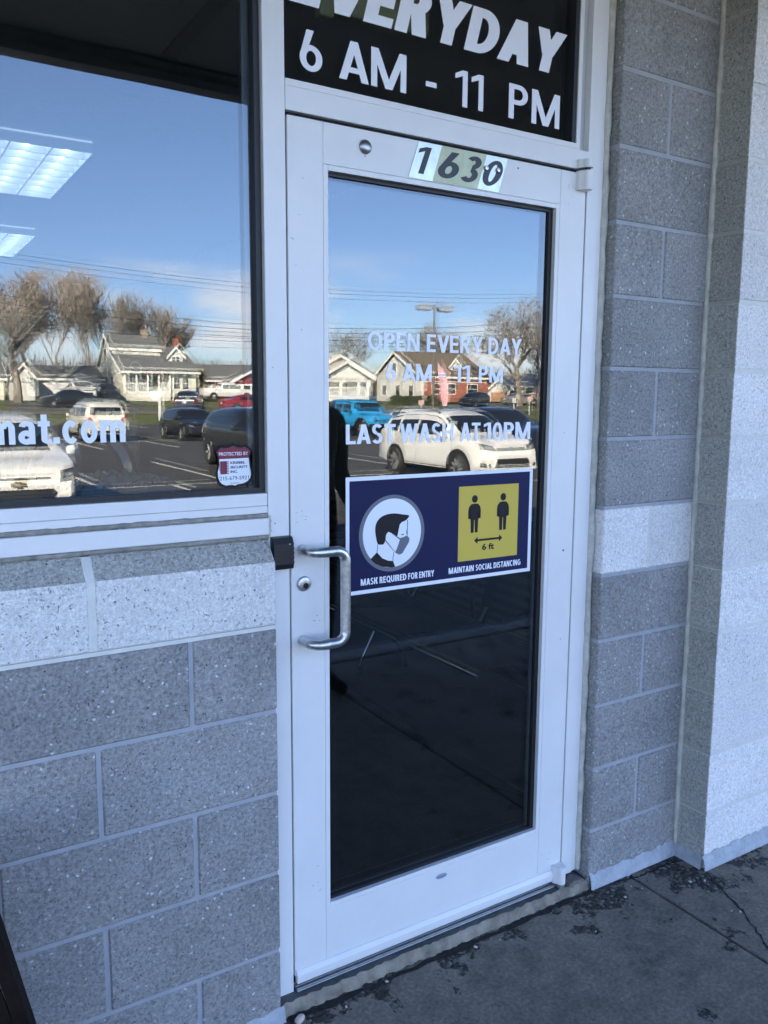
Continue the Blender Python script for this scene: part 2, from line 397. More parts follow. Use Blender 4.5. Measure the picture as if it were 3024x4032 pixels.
# ---- cut vinyl letters drawn stroke by stroke (own shapes, heavy grotesque)
def _arc(cx, cz, rx, rz, a0, a1, n=14): return [(cx + rx * cos(radians(a0 + (a1 - a0) * k / n)), cz + rz * sin(radians(a0 + (a1 - a0) * k / n))) for k in range(n + 1)]
def _band(outer, inner): return [[outer[i], outer[i + 1], inner[i + 1], inner[i]] for i in range(len(outer) - 1)]
def _ring(x0, x1, z0, z1, t, a0=0, a1=360, th=None, n=28, sq=1.0):
    cx, cz, rx, rz = (x0 + x1) / 2, (z0 + z1) / 2, (x1 - x0) / 2, (z1 - z0) / 2; th = th or t * .86
    return _band(_arc(cx, cz, rx, rz, a0, a1, n), _arc(cx, cz, rx - t, rz - th, a0, a1, n))
def glyph(c, t):
    """list of layers (each a list of polygons) and the advance width; cap height 1"""
    R = lambda x0, x1, z0, z1: [[(x0, z0), (x1, z0), (x1, z1), (x0, z1)]]
    D = lambda xa, za, xb, zb, w: [[(xa, za), (xa + w, za), (xb + w, zb), (xb, zb)]]
    h = t * .84; g = t * 1.12
    if c == 'A': w = .74; return [D(0, 0, w / 2 - g / 2, 1, g), D(w - g, 0, w / 2 - g / 2, 1, g), R(w * .22, w * .78, .20, .20 + h)], w
    if c == 'D': w = .68; return [R(0, t, 0, 1), R(t, w * .40, 0, h), R(t, w * .40, 1 - h, 1), _band(_arc(w * .40, .5, w * .60, .5, -90, 90, 18), _arc(w * .40, .5, w * .60 - t, .5 - h, -90, 90, 18))], w
    if c == 'E': w = .54; return [R(0, t, 0, 1), R(t, w, 0, h), R(t, w, 1 - h, 1), R(t, w * .93, .5 - h * .46, .5 + h * .54)], w
    if c == 'H': w = .70; return [R(0, t, 0, 1), R(w - t, w, 0, 1), R(t, w - t, .5 - h * .4, .5 + h * .6)], w
    if c == 'L': w = .50; return [R(0, t, 0, 1), R(t, w, 0, h)], w
    if c == 'I': w = t; return [R(0, t, 0, 1)], w
    if c == 'M': w = .92; return [R(0, t * .94, 0, 1), R(w - t * .94, w, 0, 1), D(w / 2 - g * .5, 0, 0, 1, g), D(w / 2 - g * .5, 0, w - g, 1, g)], w
    if c == 'N': w = .72; return [R(0, t * .95, 0, 1), R(w - t * .95, w, 0, 1), D(w - g * 1.02, 0, 0, 1, g * 1.02)], w
    if c == 'O': w = .80; return [_ring(0, w, -.01, 1.01, t)], w
    if c == '0': w = .56; return [_ring(0, w, -.01, 1.01, t * .95)], w
    if c in 'PR':
        w = .60; zb = .42 if c == 'P' else .45; L_ = [R(0, t, 0, 1), R(t, w * .52, 1 - h, 1), R(t, w * .52, zb, zb + h), _band(_arc(w * .52, (1 + zb) / 2, w * .48, (1 - zb) / 2, -90, 90, 14), _arc(w * .52, (1 + zb) / 2, w * .48 - t, (1 - zb) / 2 - h, -90, 90, 14))]
        if c == 'R': L_.append(D(w * 1.06 - g * 1.05, 0, w * .36, zb + h * .5, g * 1.05)); w *= 1.06
        return L_, w
    if c == 'S':
        w = .56; r = .27; up = _band(_arc(w / 2, .735, w / 2 - .01, .275, 28, 270, 16), _arc(w / 2, .735, w / 2 - .01 - t * .95, .275 - h, 28, 270, 16)); lo = _band(_arc(w / 2, .275, w / 2, .285, 90, -152, 16), _arc(w / 2, .275, w / 2 - t * .95, .285 - h, 90, -152, 16)); return [up, lo], w
    if c == 'T': w = .60; return [R(0, w, 1 - h, 1), R(w / 2 - t / 2, w / 2 + t / 2, 0, 1 - h)], w
    if c == 'V': w = .72; return [D(w / 2 - g / 2, 0, 0, 1, g), D(w / 2 - g / 2, 0, w - g, 1, g)], w
    if c == 'W': w = 1.06; return [D(w * .27 - g / 2, 0, 0, 1, g * .96), D(w * .27 - g / 2, 0, w / 2 - g / 2, 1, g * .96), D(w * .73 - g / 2, 0, w / 2 - g / 2, 1, g * .96), D(w * .73 - g / 2, 0, w - g * .96, 1, g * .96)], w
    if c == 'Y': w = .72; return [D(w / 2 - g / 2, .40, 0, 1, g), D(w / 2 - g / 2, .40, w - g, 1, g), R(w / 2 - t / 2, w / 2 + t / 2, 0, .46)], w
    if c == '1': w = .34 + t * .4; return [R(w - t, w, 0, 1), [[(0, .74), (w - t, .84), (w - t, 1.0), (w - t * 1.0, 1.0), (0, .74 + h)]]], w
    if c == '6':
        w = .58; z1 = .64; return [_ring(0, w, -.01, z1, t), [[(w * .055, .46), (w * .055 + t * .6, .30), (w * .30 + t * 1.15, 1.0), (w * .30 + t * .02, 1.0)]]], w
    if c == '3':
        w = .56; return [_band(_arc(w * .44, .27, w * .50, .28, -150, 92, 16), _arc(w * .44, .27, w * .50 - t, .28 - h, -150, 92, 16)), _band(_arc(w * .44, .755, w * .46, .255, -92, 150, 16), _arc(w * .44, .755, w * .46 - t, .255 - h, -92, 150, 16))], w
    if c == 'K': w = .68; return [R(0, t, 0, 1), D(t * .8, .42, w - g * 1.1, 1, g * 1.1), D(w - g * 1.12, 0, t * 1.1, .58, g * 1.12)], w
    if c == 'F': w = .52; return [R(0, t, 0, 1), R(t, w, 1 - h, 1), R(t, w * .9, .46, .46 + h)], w
    if c == 'U': w = .68; return [R(0, t, .3, 1), R(w - t, w, .3, 1), _band(_arc(w / 2, .3, w / 2, .31, 180, 360, 14), _arc(w / 2, .3, w / 2 - t, .31 - h, 180, 360, 14))], w
    if c == 'Q': w = .80; return [_ring(0, w, -.01, 1.01, t), D(w * .80, -.08, w * .48, .26, g)], w
    if c == 'C': w = .70; return [_ring(0, w * 1.04, -.01, 1.01, t, 48, 312)], w
    if c == 'G': w = .74; return [_ring(0, w * 1.02, -.01, 1.01, t, 48, 330), R(w - t, w, .08, .48), R(w * .55, w, .40, .40 + h)], w
    if c == '-': w = .32; return [R(0, w, .33, .33 + h)], w
    if c == '\u2013': w = .52; return [R(0, w, .34, .34 + h * .8)], w
    if c == '.': w = t * 1.05; return [R(0, w, 0, t * 1.05)], w
    X = .745
    if c == 'o': w = .58; return [_ring(0, w, -.012, X + .012, t)], w
    if c == 'c': w = .53; return [_ring(0, w * 1.06, -.012, X + .012, t, 42, 318)], w
    if c == 'm':
        w = .90; L_ = [R(0, t, 0, X)]
        for k in (0, 1):
            xa = t * .4 + k * (w - t) / 2; xb = xa + (w - t) / 2 + t * .6; L_.append(_band(_arc((xa + xb) / 2, X - .24, (xb - xa) / 2, .25, 180, 0, 12), _arc((xa + xb) / 2, X - .24, (xb - xa) / 2 - t, .25 - h, 180, 0, 12))); L_.append(R(xb - t, xb, 0, X - .24))
        return L_, w + t * .0
    if c == 'a':
        w = .55; L_ = [R(w - t, w, 0, X - .22), _band(_arc(w / 2 + .01, X - .22, w / 2 - .01, .232, 0, 165, 12), _arc(w / 2 + .01, X - .22, w / 2 - .01 - t, .232 - h, 0, 165, 12)), _ring(0, w * .94, -.012, .45, t, 20, 340)]
        return L_, w
    if c == 't': w = .40; return [R(w * .26, w * .26 + t, .12, .96), R(0, w, X - h, X), _band(_arc(w * .26 + t + .10, .13, t + .10, .14, 180, 280, 8), _arc(w * .26 + t + .10, .13, .10, .14 - h, 180, 280, 8))], w
    return [R(0, .3, 0, 1)], .3
def block_text(s, x0, x1, z0, z1, y, mat, parent, t=.2, shear=0.0, gap=.11, space=.30, name='letter', lift=4e-5, widen=1.0):
    adv, items = 0.0, []
    for c in s:
        if c == ' ': adv += space; continue
        L_, w = glyph(c, t); items.append((adv, L_)); adv += w + gap * (.45 if c in 'AVWYLT' else 1.0)
    P = [(a + px + shear * pz, pz) for a, L_ in items for lay in L_ for q_ in lay for px, pz in q_]
    mn, mx = min(p[0] for p in P), max(p[0] for p in P); o0 = parent_origin(parent)
    for a, L_ in items:
        V, F = [], []
        for k, lay in enumerate(L_):
            for q_ in lay:
                i0 = len(V); pts = [(a + px + shear * pz, pz) for px, pz in q_]
                ar = sum(pts[i][0] * pts[(i + 1) % len(pts)][1] - pts[(i + 1) % len(pts)][0] * pts[i][1] for i in range(len(pts)))
                if ar < 0: pts = pts[::-1]
                V += [Vector((x0 + (px - mn) / (mx - mn) * (x1 - x0), y - lift * k, z0 + pz * (z1 - z0))) - o0 for px, pz in pts]; F.append(list(range(i0, len(V))))
        me = bpy.data.meshes.new(name); me.from_pydata(V, [], F); link_mesh(name, me, mat, parent)
# ================================================================== setting close by
M = 0.2032; ZJ = 1.0011; YW = -0.040; YP = -0.035
def gz(y):
    """height of the ground along the view: sidewalk, lot, bank, street, yards"""
    pts = [(60, -0.16), (-2.3, -0.16), (-12, -0.50), (-55.5, -0.50), (-61, 0.12), (-67, 0.22), (-72, 0.55), (-80, 0.93), (-130, 1.3), (-1500, 6)]
    for (a, za), (b, zb) in zip(pts, pts[1:]):
        if a >= y >= b: return za + (zb - za) * (a - y) / (a - b)
    return pts[-1][1] if y < 0 else pts[0][1]

def concrete_mat():
    m, nt, b = node_mat('old_concrete'); N, L = nt.nodes, nt.links
    g = N.new('ShaderNodeNewGeometry'); P = g.outputs['Position']
    def noise(scale, detail=5, rough=0.6, vec=None):
        n = N.new('ShaderNodeTexNoise'); n.inputs['Scale'].default_value = scale; n.inputs['Detail'].default_value = detail; n.inputs['Roughness'].default_value = rough
        L.new(vec or P, n.inputs['Vector']); return n.outputs['Fac']
    def rng(v, a, b_, c=0.0, d=1.0):
        r = N.new('ShaderNodeMapRange'); r.inputs['From Min'].default_value = a; r.inputs['From Max'].default_value = b_
        r.inputs['To Min'].default_value = c; r.inputs['To Max'].default_value = d; L.new(v, r.inputs['Value']); return r.outputs[0]
    def mth(op, a, b_):
        x = N.new('ShaderNodeMath'); x.operation = op
        for i, v in enumerate((a, b_)):
            if isinstance(v, float): x.inputs[i].default_value = v
            else: L.new(v, x.inputs[i])
        return x.outputs[0]
    def mixc(f, a, b_):
        x = N.new('ShaderNodeMix'); x.data_type = 'RGBA'; L.new(f, x.inputs['Factor'])
        for k, v in (('A', a), ('B', b_)):
            if isinstance(v, tuple): x.inputs[k].default_value = (*v, 1)
            else: L.new(v, x.inputs[k])
        return x.outputs['Result']
    blot = noise(3.5, 6, 0.62); fine = noise(90, 6, 0.72); mid = noise(14, 6, 0.65)
    c = mixc(rng(blot, 0.32, 0.68), (0.108, 0.094, 0.076), (0.215, 0.185, 0.148))
    c = mixc(rng(mid, 0.40, 0.70), c, (0.225, 0.195, 0.158))
    # spalled patches: the paste has worn away and the aggregate shows
    sp = N.new('ShaderNodeSeparateXYZ'); L.new(P, sp.inputs[0])
    edge = rng(sp.outputs['Y'], -0.30, -0.03, 0.0, 0.15)
    right = rng(sp.outputs['X'], 0.70, 1.30, 0.0, 0.095)
    s = mth('ADD', noise(6.5, 8, 0.66), mth('ADD', edge, right))
    spall = rng(s, 0.672, 0.684)
    vor = N.new('ShaderNodeTexVoronoi'); vor.inputs['Scale'].default_value = 85; L.new(P, vor.inputs['Vector'])
    sc = N.new('ShaderNodeSeparateColor'); L.new(vor.outputs['Color'], sc.inputs[0])
    agg = mixc(rng(sc.outputs[0], 0.6, 1.0), (0.042, 0.038, 0.033), (0.20, 0.18, 0.155))
    c = mixc(spall, c, agg)
    c2 = N.new('ShaderNodeMix'); c2.data_type = 'RGBA'; c2.blend_type = 'MULTIPLY'; c2.inputs['Factor'].default_value = 1
    L.new(c, c2.inputs['A']); L.new(rng(fine, 0.28, 0.72, 0.50, 1.5), c2.inputs['B'])
    L.new(c2.outputs['Result'], b.inputs['Base Color']); b.inputs['Roughness'].default_value = 0.82; b.inputs['Specular IOR Level'].default_value = 0.35
    h = mth('ADD', mth('MULTIPLY', fine, 0.12), mth('MULTIPLY', mid, 0.15))
    h = mth('SUBTRACT', h, mth('MULTIPLY', spall, 0.8)); h = mth('ADD', h, mth('MULTIPLY', mth('MULTIPLY', spall, vor.outputs['Distance']), -1.6))
    bp = N.new('ShaderNodeBump'); bp.inputs['Distance'].default_value = 0.006; L.new(h, bp.inputs['Height']); L.new(bp.outputs[0], b.inputs['Normal'])
    return m
concrete = concrete_mat()
concrete_pale = plain('worn_step_edge', (0.235, 0.205, 0.16), 0.85, vary=0.45, vscale=22, bump=0.004, bscale=90)
concrete_step = plain('step_concrete', (0.088, 0.092, 0.09), 0.85, vary=0.4, vscale=14, bump=0.002, bscale=120)
stucco = plain('parged_base', (0.40, 0.42, 0.45), 0.85, vary=0.16, vscale=30, bump=0.006, bscale=60)
dark_crack = plain('crack_dirt', (0.010, 0.010, 0.011), 0.95)

# ---- sidewalk: slabs with open joints
walk = tag(bx('sidewalk', plain('joint_dirt', (0.016, 0.016, 0.016), 0.95), None, -12, 16, -2.28, 0.10, -0.30, -0.016), kind='structure')
jx = [1.165 + 1.524 * k for k in range(-9, 11)]
for a, b_ in zip(jx, jx[1:]):
    bx('slab', concrete, walk, a + 0.0045, b_ - 0.0045, -2.26, 0.10, -0.12, 0.0, 0.005, 2)
kerb = tag(bx('kerb', plain('kerb_concrete', (0.30, 0.29, 0.27), 0.85, vary=0.2, bump=0.003), None, -12, 16, -2.45, -2.285, -0.45, 0.004, 0.02, 2), kind='structure')
def ribbon(name, pts, w, z, mat, parent, seed=1):
    r = random.Random(seed); P = []
    for (x0, y0), (x1, y1) in zip(pts, pts[1:]):
        for k in range(7):
            t = k / 7; P.append((x0 + (x1 - x0) * t + r.uniform(-.006, .006), y0 + (y1 - y0) * t + r.uniform(-.004, .004)))
    P.append(pts[-1]); L_, R_ = [], []
    for i, p in enumerate(P):
        d = Vector((P[min(i + 1, len(P) - 1)][0] - P[max(i - 1, 0)][0], P[min(i + 1, len(P) - 1)][1] - P[max(i - 1, 0)][1], 0)).normalized()
        ww = w * r.uniform(.35, 1.5); L_.append((p[0] - d.y * ww, p[1] + d.x * ww, z)); R_.append((p[0] + d.y * ww, p[1] - d.x * ww, z))
    m = MB(); m.grid([L_, R_]); return m.build(name, mat, parent)
ribbon('crack', [(1.398, -.165), (1.345, -.27), (1.304, -.371), (1.24, -.47), (1.205, -.53), (1.165, -.63)], 0.0032, 0.0012, dark_crack, walk, 3)
ribbon('crack', [(1.10, -.062), (1.20, -.075), (1.30, -.072), (1.385, -.085)], 0.004, 0.0012, dark_crack, walk, 5)
# stone chips and bits of litter lying on the slab
pebble_tan = plain('pale_pebble', (0.55, 0.45, 0.40), 0.7, vary=0.2, vscale=60)
pebble_white = plain('white_chip', (0.45, 0.44, 0.42), 0.8)
def pebble(name, label, x, y, r, mat, group=None, z=0.0, seed=0):
    q = random.Random(seed); m = MB(); bmesh.ops.create_icosphere(m.bm, subdivisions=2, radius=r)
    for v in m.bm.verts:
        v.co = Vector((v.co.x * 1.25, v.co.y * .85, v.co.z * .75)) * q.uniform(.86, 1.1)
    o = m.build(name, mat, None, smooth=50); o.location = (x, y, z + r * .58); o.rotation_euler = (0, 0, q.uniform(0, 3)); return tag(o, label, 'pebble', group)
pebble('pebble', 'pinkish tan pebble lying beside the worn door step', -0.022, -0.068, 0.0125, pebble_tan, seed=1)
for k, (x, y, r) in enumerate([(0.10, -.085, .0036), (0.235, -.062, .0042), (0.52, -.075, .005), (0.60, -.085, .0024), (1.06, -.13, .0045), (1.12, -.10, .0035), (1.14, -.125, .0028), (1.30, -.18, .005), (1.345, -.20, .0035), (0.86, -.20, .0026), (1.30, -.36, .0038), (1.28, -.345, .003)]):
    pebble('pebble', 'small pale stone chip scattered on the grey sidewalk', x, y, r, pebble_white if k % 3 else pebble_tan, 'stone chips on the sidewalk', seed=k + 5)

# ---- concrete step under the door
st = thing('door_step', 'low worn concrete step with a tan chipped edge under the door', 'step', (0.45, 0, 0))
q = random.Random(4); rowsA = []; rowsB = []
for k in range(81):
    x = -0.050 + 1.052 * k / 80; j = q.uniform(-.004, .004)
    rowsA.append([(x, 0.10, 0.031), (x, 0.02, 0.0305), (x, -0.027 + j, 0.0285 + q.uniform(-.001, .001))])
    rowsB.append([rowsA[-1][2], (x, -0.034 + j + q.uniform(-.003, .003), 0.022 + q.uniform(-.003, .003)), (x, -0.038 + j + q.uniform(-.003, .003), 0.010), (x, -0.041 + j + q.uniform(-.005, .004), -0.004)])
m = MB(); m.grid(rowsA); m.build('tread', concrete_step, st, smooth=60)
m = MB(); m.grid(rowsB); m.build('nosing', concrete_pale, st, smooth=60)
m = MB(); m.prism([(0.918, 0.02), (0.922, 0.036), (0.95, 0.041), (0.980, 0.036), (0.995, 0.018), (0.995, 0.0), (0.93, 0.0)], 'y', -0.030, 0.04); m.build('mortar_patch', plain('brown_mortar_patch', (0.16, 0.135, 0.125), 0.9, vary=0.3, vscale=30, bump=0.004, bscale=80), st)
ribbon('dirt_line', [(-.04, -.052), (.2, -.056), (.5, -.055), (.8, -.054), (1.0, -.052)], 0.010, 0.0014, plain('gutter_dirt', (0.018, 0.017, 0.016), 0.95, vary=0.5, vscale=50), st, 8)

# ---- block walls
def block_mesh_cache():
    cache = {}
    def get(w, h, dpt, bev=0.0035):
        k = (round(w, 4), round(h, 4), round(dpt, 4))
        if k not in cache:
            b = MB(); b.box(0, w, 0, dpt, 0, h, bev, 1)
            bmesh.ops.recalc_face_normals(b.bm, faces=b.bm.faces)
            me = bpy.data.meshes.new('block'); b.bm.to_mesh(me); b.bm.free(); cache[k] = me
        return cache[k]
    return get
get_block = block_mesh_cache()
def add_block(parent, mat, x0, x1, yf, z0, z1, dpt, j=0.0):
    me = get_block(x1 - x0, z1 - z0, dpt)
    key = me.name + mat.name
    if not me.materials: me.materials.append(mat)
    o = bpy.data.objects.new('block', me); COL.objects.link(o); o.parent = parent
    o.location = Vector((x0, yf + j, z0)) - parent_origin(parent)
    o.material_slots[0].link = 'OBJECT'; o.material_slots[0].material = mat
    return o
HJ = 0.0050
# left wall below the window
lw = thing('block_wall', 'grey concrete block wall with one white top course under the window', 'wall', (-1.4, YW, 0))
XL = -0.058
for k in range(6):
    zt_ = ZJ - k * M - HJ; zb_ = max(ZJ - (k + 1) * M + HJ, -0.05)
    if k == 5: zb_ = -0.1
    e = XL - (0.2032 if k % 2 == 0 else 0.4064)
    xs = [XL, e + HJ]
    add_block(lw, block_grey, xs[1], XL, YW + rnd.uniform(-.0008, .0008), zb_, zt_, 0.18)
    x = e
    while x > -2.6:
        add_block(lw, block_grey, x - 0.4064 + HJ, x - HJ, YW + rnd.uniform(-.001, .001), zb_, zt_, 0.18); x -= 0.4064
bx('mortar', mortar_grey, lw, -2.9, XL - 0.003, YW + 0.0035, YW + 0.17, -0.1, ZJ - HJ)
bx('mortar_bed', mortar_white, lw, -2.9, XL - 0.001, YW + 0.0005, YW + 0.17, ZJ - HJ, ZJ + HJ - 0.001)
prof = [(YW, ZJ + HJ), (YW, 1.150), (0.002, 1.199), (YW + 0.18, 1.199), (YW + 0.18, ZJ + HJ)]
x = XL; w = 0.4064
while x > -2.6:
    m = MB(); m.prism(prof, 'x', x - w + (HJ + .002), x - (0 if x == XL else HJ + .002))
    bmesh.ops.recalc_face_normals(m.bm, faces=m.bm.faces)
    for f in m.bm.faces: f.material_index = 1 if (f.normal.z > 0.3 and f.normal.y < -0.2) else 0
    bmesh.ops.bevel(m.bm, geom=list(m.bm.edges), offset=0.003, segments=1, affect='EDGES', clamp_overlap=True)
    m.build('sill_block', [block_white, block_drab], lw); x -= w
profm = [(YW + .002, ZJ + HJ), (YW + .002, 1.149), (0.002, 1.197), (YW + 0.17, 1.197), (YW + 0.17, ZJ + HJ)]
m = MB(); m.prism(profm, 'x', -2.9, XL - 0.004); m.build('mortar_white', mortar_white, lw)
m = MB()
rows = []
q = random.Random(9)
for k in range(14):
    x = -0.30 + 0.25 * k / 13; rows.append([(x, YW - .001, 0.025 + 0.012 * (k / 13) + q.uniform(-.006, .006)), (x, YW - .010, 0.008), (x, YW - .014, -0.003)])
m.grid(rows); m.build('parging', stucco, lw, smooth=60)

# grey pier right of the door, with its splayed base of parging
pr = thing('block_pier', 'grey concrete block pier between door and white pilaster', 'pier', (1.2, YP, 0))
X0, X1 = 0.997, 1.399
for i in range(-5, 11):
    zb_, zt_ = ZJ + i * M + HJ, ZJ + (i + 1) * M - HJ
    if zb_ < -0.05: zb_ = -0.08
    if zt_ > 3.05: zt_ = 3.05
    mt = block_white if i == 0 else block_grey
    if i % 2 == 0:
        xm = 1.198
        add_block(pr, mt, X0, xm - HJ, YP + rnd.uniform(-.001, .001), zb_, zt_, 0.24); add_block(pr, mt, xm + HJ, X1, YP + rnd.uniform(-.001, .001), zb_, zt_, 0.24)
    else:
        add_block(pr, mt, X0, X1, YP + rnd.uniform(-.001, .001), zb_, zt_, 0.24)
bx('mortar', mortar_grey, pr, X0 + .002, X1, YP + .003, YP + .2, -0.1, 3.05)
bx('mortar_joint', mortar_white, pr, 1.198 - HJ - .001, 1.198 + HJ + .001, YP + .0015, YP + .05, ZJ + HJ, ZJ + M - HJ)
def parge(parent, pts, h0, seed):
    q = random.Random(seed); rows = []; n = 40
    for k in range(n + 1):
        t = k / n * (len(pts) - 1); i = min(int(t), len(pts) - 2); u = t - i
        (x0, y0, nx0, ny0), (x1, y1, nx1, ny1) = pts[i], pts[i + 1]
        x, y, nx, ny = x0 + (x1 - x0) * u, y0 + (y1 - y0) * u, nx0 + (nx1 - nx0) * u, ny0 + (ny1 - ny0) * u
        h = h0 + q.uniform(-.006, .006)
        rows.append([(x + nx * .001, y + ny * .001, h), (x + nx * .008, y + ny * .008, h - .010), (x + nx * .013, y + ny * .013, .02), (x + nx * .016, y + ny * .016, -.004)])
    m = MB(); m.grid(rows); return m.build('parging', stucco, parent, smooth=60)
parge(pr, [(X0, YP, 0, -1), (X1 - .01, YP, 0, -1)], 0.045, 2)

# white pilaster standing proud of the wall
pl = thing('block_pilaster', 'white painted concrete block pilaster standing proud of the wall', 'pilaster', (1.6, -0.15, 0))
PX0, PX1, PYF = 1.402, 1.807, -0.152
for i in range(-5, 11):
    zb_, zt_ = ZJ + i * M + HJ, min(ZJ + (i + 1) * M - HJ, 3.05)
    if zb_ < -0.05: zb_ = -0.08
    m = MB(); m.box(PX0, PX1, PYF + rnd.uniform(-.0012, .0012), 0.1, zb_, zt_, 0.005, 2)
    bmesh.ops.recalc_face_normals(m.bm, faces=m.bm.faces)
    for f in m.bm.faces: f.material_index = 1 if f.normal.x < -0.7 else 0  # side face: beige paint with its shade put into the colour
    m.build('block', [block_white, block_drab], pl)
m = MB(); m.box(PX0 + .004, PX1, PYF + .003, 0.1, -0.1, 3.05)
bmesh.ops.recalc_face_normals(m.bm, faces=m.bm.faces)
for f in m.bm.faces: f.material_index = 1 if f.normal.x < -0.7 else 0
m.build('mortar', [mortar_white, mortar_shaded], pl)
parge(pl, [(PX0, YP, -1, 0), (PX0, PYF, -1, 0)], 0.04, 3); parge(pl, [(PX0 - .012, PYF, 0, -1), (PX1, PYF, 0, -1)], 0.05, 4)
q = random.Random(12); path = []; rad = []
for k in range(60):
    z = 3.0 * k / 59; path.append((1.400 + q.uniform(-.0012, .0012), YP - .003, z)); rad.append(0.0085 + q.uniform(-.002, .0025))
m = MB(); m.tube(path, rad, 8); m.build('caulk_bead', caulk_mat, pl, smooth=70)

# ---- rest of the store: shell, canopy, interior box
sb = thing('store_building', 'long low store building with a dark canopy over the sidewalk', 'building', (0, 9, 0))
shell = plain('shell_block', (0.3, 0.31, 0.33), 0.85, vary=0.15)
bx('wall', shell, sb, 1.807, 14, YP, 0.25, -0.1, 3.0); bx('wall', shell, sb, -11, -2.62, YP, 0.25, -0.1, 3.0)
bx('wall', shell, sb, -11, -10.8, 0.25, 18, -0.1, 3.9); bx('wall', shell, sb, 13.8, 14, 0.25, 18, -0.1, 3.9); bx('wall', shell, sb, -10.8, 13.8, 17.8, 18, -0.1, 3.9)
bx('roof', shell, sb, -11.2, 14.2, 0.1, 18.2, 3.9, 4.05)
bx('header_wall', shell, sb, -2.62, 1.807, 0.0, 0.2, 2.97, 3.9)
sof = plain('dark_soffit', (0.36, 0.34, 0.30), 0.6, vary=0.1, vscale=3)
trim = plain('dark_canopy_trim', (0.09, 0.07, 0.055), 0.5)
bx('fascia', plain('fascia_metal', (0.25, 0.26, 0.28), 0.5), sb, -11.2, 14.2, -2.24, -2.145, 2.95, 4.05)
bx('edge_trim', trim, sb, -11.2, 14.2, -2.144, -2.03, 2.985, 3.06)
bx('canopy_deck', sof, sb, -11.2, 14.2, -2.14, 0.1, 3.08, 3.9)
sx = 0.41 - 2.44 * 4
while sx < 13.5:
    bx('soffit_panel', sof, sb, sx + .035, sx + 2.44 - .035, -2.03, -0.16, 3.0, 3.012)
    bx('soffit_batten', trim, sb, sx - .0345, sx + .0345, -2.03, -0.16, 2.996, 3.02); sx += 2.44

# ---- interior
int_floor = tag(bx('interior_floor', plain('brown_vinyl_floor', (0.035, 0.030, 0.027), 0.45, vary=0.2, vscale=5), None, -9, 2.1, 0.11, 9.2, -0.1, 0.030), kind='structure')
ceil_mat = plain('ceiling_tile', (0.55, 0.55, 0.54), 0.9, vary=0.05, vscale=30)
ceiling = tag(bx('ceiling', ceil_mat, None, -9, 2.1, 0.2, 9.2, 2.862, 2.95), kind='structure')
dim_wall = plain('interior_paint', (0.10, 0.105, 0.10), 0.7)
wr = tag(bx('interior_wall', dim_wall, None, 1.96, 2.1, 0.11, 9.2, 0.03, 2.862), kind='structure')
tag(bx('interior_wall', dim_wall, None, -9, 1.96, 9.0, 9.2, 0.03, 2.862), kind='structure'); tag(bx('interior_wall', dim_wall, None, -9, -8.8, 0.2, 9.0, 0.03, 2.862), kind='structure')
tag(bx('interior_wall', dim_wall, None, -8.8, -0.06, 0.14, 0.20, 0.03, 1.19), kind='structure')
mat_o = tag(bx('door_mat', plain('black_carpet_mat', (0.006, 0.007, 0.009), 0.95, bump=0.004, bscale=300), None, 0.05, 1.195, 0.16, 2.6, 0.030, 0.040, 0.003), 'black ribbed floor mat just inside the door', 'floor mat')
def troffer(x0, x1, y0, y1, label):
    t = thing('ceiling_light', label, 'ceiling light', ((x0 + x1) / 2, (y0 + y1) / 2, 2.862), 'louvred ceiling lights')
    white = plain('troffer_white', (0.8, 0.82, 0.84), 0.3)
    bx('housing', plain('troffer_back', (0.8, 0.82, 0.84), 0.4, emis=(0.75, 0.88, 1.0), emis_s=0.05), t, x0, x1, y0, y1, 2.852, 2.861)
    tube = plain('fluorescent_tube', (0.9, 0.9, 0.9), 0.4, emis=(0.85, 0.95, 1.0), emis_s=0.55)
    n = 3
    for k in range(n):
        xx = x0 + (x1 - x0) * (k + .5) / n; m = MB(); m.tube([(xx, y0 + .03, 2.838), (xx, y1 - .03, 2.838)], 0.013, 8); m.build('tube', tube, t, smooth=60)
    for k in range(9):
        yy = y0 + (y1 - y0) * k / 8; bx('louvre', white, t, x0, x1, yy - .003, yy + .003, 2.80, 2.851)
    for k in range(n + 1):
        xx = x0 + (x1 - x0) * k / n; bx('louvre', white, t, xx - .003, xx + .003, y0 - .004, y1 + .004, 2.798, 2.8515)
troffer(-0.32, 0.29, 3.02, 4.24, 'louvred white ceiling light glowing above the first row of washers')
troffer(-0.18, 0.43, 5.68, 6.90, 'louvred white ceiling light glowing deep inside the laundry')

wash_white = plain('washer_enamel', (0.55, 0.56, 0.57), 0.35)
def washer(xc, label, num=None):
    t = thing('washing_machine', label, 'washer', (xc, 3.4, 0.03), 'front loading washers')
    bx('cabinet', plain('washer_steel', (0.28, 0.29, 0.3), 0.4, metal=0.3), t, xc - .34, xc + .34, 3.03, 3.75, 0.03, 1.46, 0.02, 2)
    m = MB(); m.lathe([(.31, 0), (.31, -.03), (.28, -.05), (.235, -.045), (.22, -.02), (.22, 0)], (xc, 3.028, 1.08), 'y', 32, True); d = m.build('door_ring', chrome, t, smooth=40)
    m = MB(); m.lathe([(.01, -.03), (.13, -.026), (.219, -.01), (.219, 0.0)], (xc, 3.026, 1.08), 'y', 32); m.build('door_glass', plain('washer_door_glass', (0.02, 0.022, 0.025), 0.05), t, smooth=40)
    bx('control_panel', black_plastic, t, xc - .30, xc + .30, 3.018, 3.03, 1.395 if 0 else 1.40, 1.455)
    if num:
        bx('number_tag', plain('tag_white', (0.6, 0.62, 0.65), 0.5), t, xc + .155, xc + .20, 3.014, 3.0175, 1.405, 1.45)
        lettering(num, xc + .168, xc + .187, 1.412, 1.443, 3.013, black_plastic, t, single='number')
